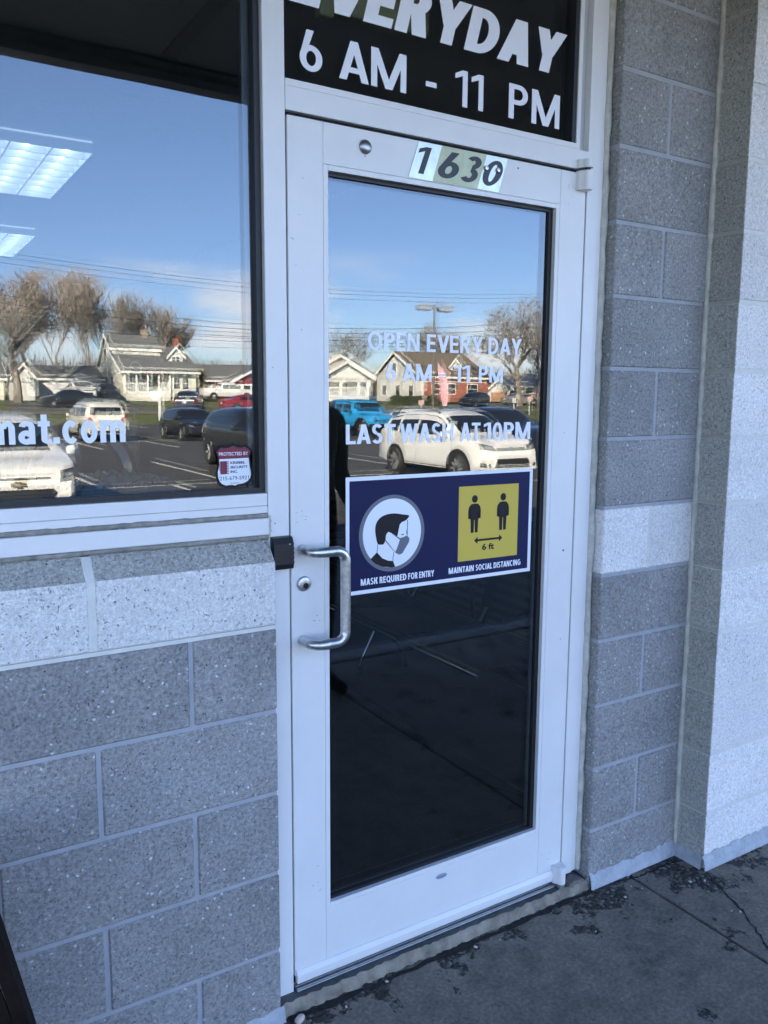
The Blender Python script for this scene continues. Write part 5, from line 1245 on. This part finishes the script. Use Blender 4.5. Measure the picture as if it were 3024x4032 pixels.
# ------------------------------------------------------------------ houses
def siding(name, col, pitch=0.13):
    m, nt, b = node_mat(name); N, L = nt.nodes, nt.links
    g = N.new('ShaderNodeNewGeometry'); s = N.new('ShaderNodeSeparateXYZ'); L.new(g.outputs['Position'], s.inputs[0])
    d = N.new('ShaderNodeMath'); d.operation = 'DIVIDE'; d.inputs[1].default_value = pitch; L.new(s.outputs['Z'], d.inputs[0])
    f = N.new('ShaderNodeMath'); f.operation = 'FRACT'; L.new(d.outputs[0], f.inputs[0])
    bp = N.new('ShaderNodeBump'); bp.inputs['Distance'].default_value = .02; L.new(f.outputs[0], bp.inputs['Height']); L.new(bp.outputs[0], b.inputs['Normal'])
    n = N.new('ShaderNodeTexNoise'); n.inputs['Scale'].default_value = .8; L.new(g.outputs['Position'], n.inputs['Vector'])
    mx = N.new('ShaderNodeMix'); mx.data_type = 'RGBA'; L.new(n.outputs['Fac'], mx.inputs['Factor']); mx.inputs['A'].default_value = (*[c * .92 for c in col], 1); mx.inputs['B'].default_value = (*col, 1)
    L.new(mx.outputs['Result'], b.inputs['Base Color']); b.inputs['Roughness'].default_value = .6
    return m
S_cream = siding('cream_siding', (0.74, 0.71, 0.60)); S_white = siding('white_siding', (0.78, 0.77, 0.73)); S_brick = plain('red_brick_far', (0.28, 0.10, 0.065), .85, vary=.25, vscale=6); S_orange = plain('orange_brick_far', (0.40, 0.22, 0.13), .85, vary=.2, vscale=6)
R_grey = plain('grey_shingles', (0.12, 0.12, 0.118), .9, vary=.2, vscale=5); R_brown = plain('brown_shingles', (0.13, 0.105, 0.08), .9, vary=.2, vscale=5); W_trim = plain('white_trim', (0.80, 0.79, 0.76), .5); H_glass = plain('house_glass', (0.02, 0.025, 0.03), .05, spec=.8); red_wall = plain('barn_red', (0.22, 0.035, 0.03), .7)
def gable_block(t, x0, x1, y0, y1, zb, ze, zr, axis, wall, roof, over=.35, yr=None, end_wall=None):
    """a walled block with a gable roof; axis = direction of the ridge; yr = ridge line position across"""
    if axis == 'x':
        yr = (y0 + y1) / 2 if yr is None else yr
        m = MB(); m.prism([(y0, zb), (y0, ze), (yr, zr - .12), (y1, ze), (y1, zb)], 'x', x0, x1); m.build('wall', wall, t)
        m = MB()
        for (ya, za) in ((y0, ze), (y1, ze)):
            s = over / max(.01, abs(ya - yr)); yo, zo = ya + (ya - yr) * s, za + (za - zr) * s
            m.prism([(yr, zr), (yo, zo), (yo, zo + .14), (yr, zr + .14)], 'x', x0 - over, x1 + over)
            mf = MB(); mf.prism([(yo - .03 if ya < yr else yo, zo - .10), (yo if ya < yr else yo + .03, zo - .10), (yo if ya < yr else yo + .03, zo + .12), (yo - .03 if ya < yr else yo, zo + .12)], 'x', x0 - over - .02, x1 + over + .02); mf.build('fascia', W_trim, t)
        m.build('roof', roof, t)
        for xa in (x0 - over - .06, x1 + over + .02):
            for (ya, za) in ((y0, ze), (y1, ze)):
                mf = MB(); s = over / max(.01, abs(ya - yr)); yo, zo = ya + (ya - yr) * s, za + (za - zr) * s
                mf.prism([(yr, zr - .12), (yo, zo - .12), (yo, zo + .16), (yr, zr + .16)], 'x', xa, xa + .04); mf.build('rake_board', W_trim, t)
    else:
        xr = (x0 + x1) / 2 if yr is None else yr
        m = MB(); m.prism([(x0, zb), (x0, ze), (xr, zr - .12), (x1, ze), (x1, zb)], 'y', y0, y1); m.build('wall', wall, t)
        m = MB()
        for xa in (x0, x1):
            s = over / max(.01, abs(xa - xr)); xo, zo = xa + (xa - xr) * s, ze + (ze - zr) * s
            m.prism([(xr, zr), (xo, zo), (xo, zo + .14), (xr, zr + .14)], 'y', y0 - over, y1 + over)
            for ya in (y0 - over - .06, y1 + over + .02):
                mf = MB(); mf.prism([(xr, zr - .12), (xo, zo - .12), (xo, zo + .16), (xr, zr + .16)], 'y', ya, ya + .04); mf.build('rake_board', W_trim, t)
        m.build('roof', roof, t)
def hwin(t, x0, x1, z0, z1, y, side_x=None):
    """window on a wall facing +y at y (or facing -x at side_x, then x0..x1 run along y)"""
    if side_x is None:
        f = MB(); f.box(x0 - .09, x1 + .09, y, y + .05, z0 - .09, z1 + .09); fr = f.build('window', W_trim, t)
        g = MB(); g.box(x0, x1, y + .045, y + .06, z0, z1); g.build('pane', H_glass, fr)
        g = MB(); g.box(x0, x1, y + .058, y + .075, (z0 + z1) / 2 - .03, (z0 + z1) / 2 + .03); g.build('sash_bar', W_trim, fr)
    else:
        f = MB(); f.box(side_x - .05, side_x, x0 - .09, x1 + .09, z0 - .09, z1 + .09); fr = f.build('window', W_trim, t)
        g = MB(); g.box(side_x - .06, side_x - .045, x0, x1, z0, z1); g.build('pane', H_glass, fr)
# salt box house with porch
h1 = thing('porch_house', 'cream house with a steep gable, dormer and white front porch', 'house', (23.8, -84, .9))
m = MB(); m.prism([(-88.6, .85), (-88.6, 4.5), (-85.6, 7.40), (-83.9, 5.95), (-82.3, 4.9), (-82.3, .85)], 'x', 20.2, 24.9); m.build('wall', S_cream, h1)
m = MB(); m.prism([(-82.3, .85), (-82.3, 4.9), (-80.1, 3.80), (-80.1, .85)], 'x', 20.2, 20.36); m.build('wall', S_cream, h1)
for nm_, poly_ in (('roof', [(-85.6, 7.42), (-83.55, 5.98), (-83.55, 6.13), (-85.6, 7.57)]), ('roof', [(-85.6, 7.42), (-88.95, 4.35), (-88.95, 4.50), (-85.6, 7.57)])):
    m = MB(); m.prism(poly_, 'x', 19.95, 25.15); m.build(nm_, R_grey, h1)
bx('fascia', W_trim, h1, 19.93, 25.17, -83.55, -83.50, 5.86, 6.12)
for poly_ in ([(-85.6, 7.30), (-83.5, 5.84), (-83.5, 6.14), (-85.6, 7.60)], [(-85.6, 7.30), (-89.0, 4.18), (-89.0, 4.50), (-85.6, 7.60)], [(-84.0, 5.70), (-79.66, 3.50), (-79.66, 3.80), (-84.0, 6.0)]):
    m = MB(); m.prism(poly_, 'x', 19.88, 19.94); m.build('rake_board', W_trim, h1)
gable_block(h1, 24.9, 27.6, -88.0, -82.0, .85, 3.9, 6.1, 'x', S_cream, R_grey, .3, yr=-85.2)
m = MB(); m.prism([(-84.0, 5.72), (-79.7, 3.65), (-79.7, 3.80), (-84.0, 5.87)], 'x', 19.95, 27.9); m.build('porch_roof', R_grey, h1); bx('porch_fascia', W_trim, h1, 19.98, 27.92, -79.72, -79.66, 3.58, 3.79)
bx('wall', S_cream, h1, 24.9, 27.6, -82.0, -80.3, .85, 3.70)
bx('porch_floor', W_trim, h1, 20.3, 24.9, -82.3, -79.9, 1.72, 1.86)
for xx in (20.4, 21.5, 22.6, 23.7, 24.8): bx('porch_post', W_trim, h1, xx - .07, xx + .07, -80.05, -79.91, 1.86, 3.6)
lat = plain('porch_lattice', (0.62, 0.60, 0.54), .7)
bx('lattice', lat, h1, 20.35, 24.85, -79.98, -79.94, .95, 1.70)
for (xa, xb) in ((20.45, 22.5), (23.65, 24.8)):
    bx('rail', W_trim, h1, xa, xb, -80.0, -79.95, 2.62, 2.70); k = xa + .1
    while k < xb: bx('baluster', W_trim, h1, k, k + .05, -80.0, -79.96, 1.86, 2.62); k += .16
for k in range(5): bx('porch_step', W_trim, h1, 22.65, 23.5, -79.88 + .24 * k, -79.62 + .24 * k, .9, 1.72 - .16 * k)
hwin(h1, 20.9, 21.7, 2.35, 3.4, -82.3); hwin(h1, 23.3, 24.2, 2.35, 3.4, -82.3); bx('door', plain('dark_house_door', (.05, .05, .055), .5), h1, 22.3, 23.05, -82.32, -82.24, 1.86, 3.4)
hwin(h1, 25.3, 25.9, 2.1, 3.2, -80.3); hwin(h1, 26.2, 26.8, 2.1, 3.2, -80.3)
hwin(h1, -86.5, -85.7, 5.0, 6.1, 0, side_x=20.2); hwin(h1, -86.6, -85.6, 2.2, 3.3, 0, side_x=20.2); hwin(h1, -84.2, -83.4, 2.2, 3.3, 0, side_x=20.2)
gable_block(h1, 25.3, 26.9, -84.5, -82.0, 4.4, 5.4, 6.3, 'y', S_white, R_grey, .22); hwin(h1, 25.75, 26.05, 4.85, 5.35, -82.0); hwin(h1, 26.2, 26.5, 4.85, 5.35, -82.0)
bx('chimney', plain('tan_chimney', (0.34, 0.26, 0.18), .85), h1, 23.7, 24.25, -86.0, -85.3, 6.9, 8.2); bx('chimney', S_brick, h1, 27.1, 27.6, -86, -85.4, 5.0, 7.5)
# low garage and shed
h2 = thing('low_garage', 'low cream garage with a grey roof beside the porch house', 'garage', (15.6, -88, .9))
gable_block(h2, 13.2, 19.4, -92, -85.5, .85, 3.1, 4.3, 'x', S_cream, R_grey, .4)
for (a, b_) in ((14.0, 16.4), (16.8, 19.0)): bx('garage_door', W_trim, h2, a, b_, -85.5, -85.42, .9, 2.8)
h3 = thing('garden_shed', 'small white gabled shed behind the big bare tree', 'shed', (11.7, -84, .9))
gable_block(h3, 10.7, 12.6, -87, -82, .85, 3.1, 4.25, 'y', S_white, R_grey, .25); gable_block(h3, 5.0, 10.2, -90, -84, .85, 3.0, 4.4, 'x', S_cream, R_grey, .3)
# red house
h4 = thing('red_house', 'low red house with grey roof and glazed white porch', 'house', (33, -86, .9))
gable_block(h4, 29.2, 41, -92, -84.5, .9, 3.2, 4.8, 'x', red_wall, R_grey, .4); gable_block(h4, 32.0, 36.5, -84.6, -81.8, .9, 2.9, 4.0, 'y', red_wall, R_grey, .35)
bx('glazed_porch', W_trim, h4, 32.2, 36.3, -81.8, -81.7, 1.0, 2.7)
for k in range(4): hwin(h4, 32.4 + k, 33.1 + k, 1.6, 2.55, -81.7)
hwin(h4, 29.8, 30.8, 1.9, 2.9, -84.5)
# houses seen in the door
h5 = thing('bungalow_house', 'white bungalow with a broad gable and porch rail', 'house', (42, -78, .9))
gable_block(h5, 38.0, 46.2, -86, -76.8, .9, 3.7, 5.75, 'y', S_white, plain('pale_shingles', (0.42, 0.38, 0.32), .9, vary=.15, vscale=4), .5)
gable_block(h5, 38.6, 44.6, -77.2, -74.4, 3.2, 3.45, 5.0, 'y', S_white, plain('pale_shingles', (0.42, 0.38, 0.32), .9), .5)
bx('porch_beam', W_trim, h5, 38.6, 44.6, -74.75, -74.45, 3.0, 3.35)
for xx in (38.7, 41.2, 43.4, 44.5): bx('porch_post', W_trim, h5, xx - .13, xx + .13, -74.7, -74.46, 1.5, 3.0)
bx('porch_floor', W_trim, h5, 38.6, 44.6, -76.8, -74.45, .95, 1.55)
bx('rail', W_trim, h5, 38.7, 44.5, -74.62, -74.54, 2.35, 2.45); k = 38.9
while k < 44.4: bx('baluster', W_trim, h5, k, k + .06, -74.61, -74.55, 1.55, 2.35); k += .22
for (a, b_) in ((39.3, 40.6), (42.0, 43.2)): hwin(h5, a, b_, 1.95, 2.9, -76.8)
h6 = thing('gabled_house', 'tall white gabled house with brown roof and red brick front', 'house', (57, -80, .95))
gable_block(h6, 52.6, 62.0, -86, -76.5, .95, 3.9, 6.6, 'x', S_white, R_brown, .4, yr=-81.6)
bx('brick_front', S_brick, h6, 53.0, 62.05, -76.5, -76.3, .95, 3.2)
for (a, b_) in ((54, 55), (56.2, 57.2), (59, 60.4)): hwin(h6, a, b_, 1.9, 3.0, -76.3)
gable_block(h6, 57.2, 58.8, -80.5, -77.5, 4.0, 5.0, 5.8, 'y', S_white, R_brown, .2); hwin(h6, 57.7, 58.3, 4.3, 4.9, -77.5)
for (a, z) in ((-84.2, 1.7), (-81.2, 1.7), (-78.4, 1.7), (-82.0, 4.3)): hwin(h6, a - .4, a + .4, z, z + 1.1, 0, side_x=52.6)
h7 = thing('ranch_house', 'long white ranch house with orange brick base behind the bare tree', 'house', (66, -80, 1))
gable_block(h7, 60.6, 74, -86, -78.6, .95, 3.0, 4.5, 'x', S_white, plain('pale_grey_shingles', (0.33, 0.32, 0.30), .9, vary=.15, vscale=4), .4)
bx('brick_base', S_orange, h7, 60.62, 74.02, -78.6, -78.45, .95, 2.0)
for a in (61.6, 64.4, 67.2, 70.0): hwin(h7, a, a + 1.1, 2.05, 2.8, -78.5)
gable_block(h7, 62.4, 66.0, -79, -76.8, .95, 2.6, 3.7, 'y', S_white, R_grey, .3); bx('brick_base', S_orange, h7, 63.0, 65.4, -76.8, -76.7, .95, 2.1)

# ------------------------------------------------------------------ trees
bark = plain('winter_bark', (0.19, 0.155, 0.125), .9, vary=.2, vscale=3); twig = plain('winter_twigs', (0.235, 0.205, 0.18), .9)
def tree_meshes(seed, H, spread, upright, levels=6, base_r=.30, fork=3, trunk_frac=.28):
    q = random.Random(seed); T_, C_ = ([], []), ([], [])
    def seg(store, p0, p1, r0, r1, n):
        V, F = store; d = (p1 - p0).normalized(); a = d.orthogonal().normalized(); b_ = d.cross(a); i0 = len(V)
        for (p, r) in ((p0, r0), (p1, r1)):
            for k in range(n): V.append(p + (a * cos(2 * pi * k / n) + b_ * sin(2 * pi * k / n)) * r)
        for k in range(n): F.append((i0 + k, i0 + (k + 1) % n, i0 + n + (k + 1) % n, i0 + n + k))
    def grow(p, d, ln, r, lv):
        store = T_ if lv <= 1 else C_; n = 6 if lv <= 1 else 4 if lv == 2 else 3
        k = 3 if lv < 3 else 2; cur = p; dd = d
        for i in range(k):
            r0 = r * (1 - .45 * i / k); r1 = r * (1 - .45 * (i + 1) / k); nx = cur + dd * (ln / k); seg(store, cur, nx, max(r0, .013), max(r1, .011), n)
            if lv >= 1 and lv < levels and i < k - 1 or (lv == 0 and i == k - 2):
                s = (Vector((q.gauss(0, 1), q.gauss(0, 1), q.gauss(0, .4)))).normalized(); nd = (dd * (.55 + .35 * upright) + s * spread * q.uniform(.6, 1.1) + Vector((0, 0, .30 * upright))).normalized()
                grow(nx, nd, ln * q.uniform(.50, .72), r1 * .62, lv + 1)
            cur = nx; dd = (dd + Vector((q.gauss(0, .10), q.gauss(0, .10), q.gauss(0, .05) + .06 * upright))).normalized()
        if lv < levels:
            for j in range(fork if lv < 3 else 2):
                s = (Vector((q.gauss(0, 1), q.gauss(0, 1), q.gauss(0, .5)))).normalized(); nd = (dd * (.7 + .3 * upright) + s * spread * q.uniform(.5, 1.0) + Vector((0, 0, .22 * upright))).normalized()
                grow(cur, nd, ln * q.uniform(.62, .82), r * .55 * q.uniform(.75, 1.0), lv + 1)
    grow(Vector((0, 0, 0)), Vector((q.gauss(0, .03), q.gauss(0, .03), 1)).normalized(), H * trunk_frac, base_r, 0)
    top = max(v.z for v in C_[0]); s = H / top
    out = []
    for nm, (V, F), mt in (('trunk', T_, bark), ('crown', C_, twig)):
        me = bpy.data.meshes.new(nm); me.from_pydata([v * s if nm == 'x' else Vector((v.x * s, v.y * s, v.z * s)) for v in V], [], F); me.materials.append(mt); out.append(me)
    return out
TM = {'broad': tree_meshes(3, 12, .85, .40, 6, .22, 3, .20), 'broad2': tree_meshes(8, 12, .80, .45, 6, .21, 3, .20), 'tall': tree_meshes(5, 12, .50, .9, 6, .14, 3, .22), 'tall2': tree_meshes(11, 12, .52, .85, 6, .14, 3, .22)}
def tree(kind, x, y, H, label, rot=0.0, sx=1.0):
    t = thing('bare_tree', label, 'tree', (x, y, gz(y) - .05), 'bare winter trees', rot); s = H / 12; t.scale = (s * sx, s * sx, s)
    for nm, me in zip(('trunk', 'crown'), TM[kind]):
        o = bpy.data.objects.new(nm, me); COL.objects.link(o); o.parent = t
tree('broad', 10.4, -77, 12.0, 'big spreading bare tree standing before the white shed', .3)
tree('broad2', 13.0, -88, 12.0, 'bare tree with thick low limbs beside the low garage', 1.3)
tree('tall', 18.6, -104, 15.8, 'tall upright bare tree behind the low garage', .2); tree('tall2', 22.8, -105, 15.0, 'tall slim bare tree above the gable of the porch house', 2.0)
tree('tall', 25.4, -106, 14.8, 'tall slim bare tree above the chimney of the porch house', 4.0); tree('tall2', 29.8, -110, 13.8, 'upright bare tree behind the dormer of the porch house', 1.0, 1.15)
tree('tall', 33.6, -111, 12.6, 'bare tree between porch house and red house, the taller of two', 2.6, 1.2); tree('tall2', 36.4, -112, 11.4, 'bare tree behind the red house roof', 3.3, 1.2)
tree('broad', 62.9, -71.5, 12.2, 'large rounded bare tree standing before the long ranch house', 2.1, 1.0); tree('broad2', 70.6, -77, 10.0, 'bare tree at the far end of the ranch house', .7)
tree('broad2', 58.5, -101, 10.2, 'rounded bare tree behind the white bungalow', 2.9); tree('tall2', 52.5, -104, 9.0, 'small bare tree left of the bungalow roof', 1.9, 1.3)
tree('broad', 69.0, -96, 11.0, 'bare tree rising behind the brown roof', 4.4, .9); tree('tall', 74.5, -98, 10.2, 'slim bare tree behind the brown roof ridge', 5.0, 1.2)
# far belt of woods, one brown mass of twigs
q = random.Random(5); V, F = [], []
for k in range(3800):
    x = q.uniform(-60, 330); y = -175 - q.uniform(0, 40) - abs(x) * .05; z0 = gz(y); h = q.uniform(4.5, 9.0); p = Vector((x, y, z0)); r = .09
    for s in range(5):
        if s == 0: a, b_ = p, p + Vector((q.gauss(0, .3), q.gauss(0, .3), h)); rr = .10
        else: a = p + Vector((0, 0, h * q.uniform(.2, .7))); b_ = a + Vector((q.gauss(0, 1.1), q.gauss(0, 1.1), q.uniform(1.0, h * .45))); rr = .055
        i0 = len(V)
        for pt_, w_ in ((a, rr), (b_, rr * .4)):
            for j in range(3): V.append(pt_ + Vector((w_ * cos(2.1 * j), w_ * sin(2.1 * j), 0)))
        for j in range(3): F.append((i0 + j, i0 + (j + 1) % 3, i0 + 3 + (j + 1) % 3, i0 + 3 + j))
me = bpy.data.meshes.new('distant_woods'); me.from_pydata(V, [], F); tag(link_mesh('distant_woods', me, plain('far_twigs', (0.15, 0.115, 0.095), .95)), 'far belt of bare brown woods on the horizon', 'woods', kind='stuff')
# hedge and shrubs
leaf_m = plain('hedge_leaves', (0.035, 0.050, 0.018), .7)
def shrub(name, label, cx, cy, rx, ry, h, n, mat, seed, leaf=.10):
    q = random.Random(seed); t = thing(name, label, 'shrub' if name != 'hedge' else 'hedge', (cx, cy, gz(cy))); V, F = [], []
    for k in range(n):
        u, v, w_ = q.gauss(0, .45), q.gauss(0, .45), q.random(); r = sqrt(max(0, 1 - w_ ** 2.2)); p = Vector((max(-1, min(1, u)) * rx * (.4 + .6 * r), max(-1, min(1, v)) * ry * (.4 + .6 * r), w_ * h)); a = Vector((q.gauss(0, 1), q.gauss(0, 1), q.gauss(0, 1))).normalized() * leaf; b_ = a.orthogonal().normalized() * leaf * .6; i0 = len(V)
        V += [p - a, p + b_, p + a, p - b_]; F.append((i0, i0 + 1, i0 + 2, i0 + 3))
    me = bpy.data.meshes.new('foliage'); me.from_pydata(V, [], F); link_mesh('foliage', me, mat, t)
    m = MB(); m.tube([(0, 0, -.1), (0, 0, h * .6)], .06, 6); m.build('stem', bark, t, local=True)
for k in range(4): shrub('hedge', ['clipped dark hedge bush at the bungalow corner', 'dark hedge bush below the white gable', 'dark hedge bush in the middle of the hedge row', 'dark hedge bush beside the brick front'][k], 47.6 + 1.5 * k, -73.6, 1.0, .7, 1.0, 1500, leaf_m, 40 + k)
shrub('shrub', 'tall brown shrub at the corner of the porch house', 28.4, -81.2, .7, .7, 3.2, 1600, plain('brown_leaves', (0.11, 0.085, 0.035), .8), 50)

# ------------------------------------------------------------------ lamp post, wires, flag, signs
lp = thing('lot_lamp', 'twin headed light pole standing in the parking lot', 'lamp post', (28.6, -40, gz(-40)))
pole_m = plain('bronze_pole', (0.13, 0.11, 0.09), .5); head_m = plain('grey_lamp_head', (0.30, 0.32, 0.34), .5)
m = MB(); m.tube([(28.6, -40, -.5), (28.6, -40, 7.0)], [.085, .075], 10); m.build('pole', pole_m, lp, smooth=50); m = MB(); m.lathe([(.25, -.55), (.25, .15), (.23, .18)], (28.6, -40, 0), 'z', 16); m.build('footing', plain('kerb_concrete', (0.3, .29, .27), .85), lp)
for s in (-1, 1):
    m = MB(); m.box(28.6 + s * .06, 28.6 + s * .40, -40.05, -39.95, 6.72, 6.84); m.build('arm', pole_m, lp)
    m = MB(); m.box(28.6 + s * .36, 28.6 + s * 1.22, -40.30, -39.70, 6.62, 6.92, .05, 2); hd = m.build('lamp_head', head_m, lp); m = MB(); m.box(28.6 + s * .46, 28.6 + s * 1.12, -40.22, -39.78, 6.595, 6.619); m.build('lens', lamp_clear, hd)
wire_m = plain('black_wire', (0.02, 0.02, 0.022), .6)
for k, (z0_, c_, yy) in enumerate(((7.05, .0025, -60.2), (6.62, .0022, -59.9), (6.10, .0014, -60.4), (5.68, .0012, -60.1), (10.25, .0016, -60.6), (9.45, .0016, -59.8), (6.35, .0018, -60.3), (5.15, .0012, -60.0), (5.9, .0013, -59.7), (9.9, .0016, -60.2))):
    m = MB(); m.tube([(x, yy, z0_ + c_ * (x - 28) ** 2) for x in range(-18, 75, 3)], .022 if k < 4 else .014, 5); tag(m.build('overhead_wire', wire_m, None), ['thick black overhead wire, upper of the close bundle', 'thick black overhead wire second in the close bundle', 'thick black overhead wire third in the close bundle', 'thick black overhead wire lowest of the thick bundle', 'thin overhead wire highest above the street', 'thin overhead wire lowest of the high three', 'thin overhead wire between the thick ones', 'thin overhead wire lowest of all', 'thin overhead wire just above the lowest', 'thin overhead wire middle of the high three'][k], 'wire', 'overhead wires along the street')
for xx in (-18.0, 74.0):
    up_ = thing('utility_pole', ['brown wooden utility pole at the shed end of the street', 'brown wooden utility pole at the ranch house end of the street'][xx > 0], 'utility pole', (xx, -60.2, gz(-60.2)), 'utility poles')
    m = MB(); m.tube([(xx, -60.2, -.3), (xx, -60.2, 14.6)], [.17, .11], 10); m.build('pole', bark, up_, smooth=50)
    for zz in (13.6, 11.8, 8.9): m = MB(); m.box(xx - .06, xx + .06, -61.1, -59.3, zz, zz + .12); m.build('crossarm', bark, up_)
fl = thing('feather_flag', 'pink and white feather flag on a pole at the lot edge', 'flag', (40.9, -57, gz(-57)))
flag_m = plain('pink_flag_cloth', (0.70, 0.42, 0.45), .8, vary=.25, vscale=2.2)
m = MB(); m.tube([(40.9, -57, -.4), (40.9, -57, 3.2), (40.98, -57, 4.2), (41.25, -57, 4.5)], .02, 6); m.build('pole', trim_black, fl)
rows = []
for k in range(15):
    z = .75 + 3.7 * k / 14; w_ = .80 * (1 - max(0, (z - 3.0) / 1.5) ** 1.6) * (.55 + .45 * min(1, (z - .7) / 1.4)); x0_ = 40.94 + (1.1 * (1 - (z - .75) / 3.7) ** 1.0) * .55
    rows.append([(x0_ + w_ * u, -57 + .07 * sin(3 * z + 4 * u), z) for u in (0, .25, .5, .75, 1)])
m = MB(); m.grid(rows); clo = m.build('cloth', flag_m, fl, smooth=60)
for k in range(5):
    z = 1.5 + .45 * k; m = MB(); m.box(41.30 - .09 * k, 41.55 - .09 * k, -57.14, -57.125, z, z + .16); m.build('red_print', plain('flag_red', (0.5, 0.05, 0.06), .8), fl)
sign_m = plain('sign_white', (0.72, 0.70, 0.68), .6); sign_p = plain('sign_pink', (0.70, 0.45, 0.42), .6)
def yard_sign(x, y, w_, zt_, h, mat, label):
    t = thing('yard_sign', label, 'sign', (x, y, gz(y)), 'small signs along the street'); bx('board', mat, t, x - w_ / 2, x + w_ / 2, y - .012, y + .012, zt_ - h, zt_, .004); bx('post', W_trim, t, x - .03, x + .03, y - .04, y - .013, gz(y) - .05, zt_ - .02)
yard_sign(50.8, -58.3, .42, 1.42, .45, sign_m, 'small white sign on a post at the grass edge'); yard_sign(52.7, -58.3, .50, 1.60, .50, sign_p, 'small pinkish sign on a post beside the white one')
yard_sign(39.5, -57.2, .55, 1.25, .40, sign_p, 'low pinkish yard sign left of the feather flag')
wp_ = thing('white_post', 'white square post with a cap at the lawn edge', 'post', (17.0, -57.6, gz(-57.6))); bx('shaft', W_trim, wp_, 16.92, 17.08, -57.68, -57.52, gz(-57.6) - .1, 1.85); bx('cap', W_trim, wp_, 16.89, 17.11, -57.71, -57.49, 1.85, 1.93, .02)

# ------------------------------------------------------------------ person on the sidewalk, mirrored at the door's edge
def person(x, y, label):
    t = thing('person', label, 'person', (x, y, 0.0), rotz=radians(-15))
    pts = {'pelvis': (0, 0, .95, .155, .115), 'waist': (0, 0, 1.10, .150, .110), 'chest': (0, .01, 1.30, .180, .125), 'shl': (0, 0, 1.42, .120, .09), 'neck': (0, .0, 1.50, .058, .058), 'headb': (0, .02, 1.58, .075, .088), 'headm': (0, .02, 1.66, .082, .100), 'headt': (0, .01, 1.73, .060, .075)}
    names = list(pts); V = [pts[n][:3] for n in names]; Rr = [pts[n][3:] for n in names]; E = [(i, i + 1) for i in range(len(names) - 1)]
    def chain(start, items):
        prev = names.index(start)
        for p in items: V.append(p[:3]); Rr.append((p[3], p[4] if len(p) > 4 else p[3])); E.append((prev, len(V) - 1)); prev = len(V) - 1
    for s in (-1, 1):
        chain('shl', [(s * .185, 0, 1.40, .080), (s * .235, -.03, 1.27, .068), (s * .275, -.07, 1.12, .060), (s * .235, .05, 1.04, .052), (s * .175, .13, 1.00, .042)])
        chain('pelvis', [(s * .095, 0, .86, .095), (s * .10, .01, .66, .080), (s * .10, .02, .48, .062), (s * .10, 0, .28, .058), (s * .10, -.01, .09, .045), (s * .105, .09, .045, .042), (s * .11, .17, .035, .035)])
    me = bpy.data.meshes.new('body'); me.from_pydata(V, E, []); o = bpy.data.objects.new('body', me); COL.objects.link(o); o.parent = t
    sk = o.modifiers.new('skin', 'SKIN'); sv = me.skin_vertices[0].data
    for i, r_ in enumerate(Rr): sv[i].radius = r_; sv[i].use_root = (i == 0)
    sk.use_smooth_shade = True; sbm = o.modifiers.new('sub', 'SUBSURF'); sbm.levels = 2; sbm.render_levels = 2
    dg = bpy.context.evaluated_depsgraph_get(); dg.update(); nm_ = bpy.data.meshes.new_from_object(o.evaluated_get(dg)); o.modifiers.clear(); o.data = nm_
    for mt in (plain('dark_jacket', (0.010, 0.014, 0.014), .85), plain('dark_jeans', (0.015, 0.018, 0.028), .85), plain('skin_tone', (0.42, 0.26, 0.19), .5), plain('dark_shoes', (0.01, 0.01, 0.01), .6)): nm_.materials.append(mt)
    for p in nm_.polygons:
        z = p.center.z; p.material_index = 3 if z < .10 else 1 if z < .92 else 0 if z < 1.50 else 2; p.use_smooth = True
    m = MB(); bmesh.ops.create_uvsphere(m.bm, u_segments=20, v_segments=12, radius=1)
    for v in list(m.bm.verts):
        v.co = Vector((v.co.x * .092, v.co.y * .110 - .005, v.co.z * .095 + 1.715))
    bmesh.ops.delete(m.bm, geom=[v for v in m.bm.verts if v.co.z < 1.665 and v.co.y > -.03 or v.co.z < 1.63], context='VERTS'); m.build('hair', plain('dark_hair', (0.02, 0.015, 0.012), .6), t, smooth=80, local=True)
    for s in (-1, 1):
        m = MB(); bmesh.ops.create_icosphere(m.bm, subdivisions=2, radius=.011); bmesh.ops.translate(m.bm, verts=m.bm.verts, vec=(s * .032, .108, 1.665)); m.build('eye', plain('eye_white', (.5, .5, .5), .2), t, smooth=80, local=True)
        m = MB(); bmesh.ops.create_icosphere(m.bm, subdivisions=2, radius=.03)
        for v in m.bm.verts: v.co = Vector((v.co.x * .4 + s * .086, v.co.y * .6 + .01, v.co.z + 1.655))
        m.build('ear', plain('skin_tone', (.42, .26, .19), .5), t, smooth=80, local=True)
    m = MB(); m.tube([(0, .105, 1.67), (0, .130, 1.635), (0, .112, 1.625)], [.010, .014, .008], 8); m.build('nose', plain('skin_tone', (.42, .26, .19), .5), t, smooth=80, local=True)
    m = MB(); m.box(-.024, .024, .098, .108, 1.590, 1.598); m.build('mouth', plain('lip_tone', (.30, .12, .11), .5), t, local=True)
person(1.02, -1.92, 'person in a dark jacket with hands in pockets standing on the sidewalk')
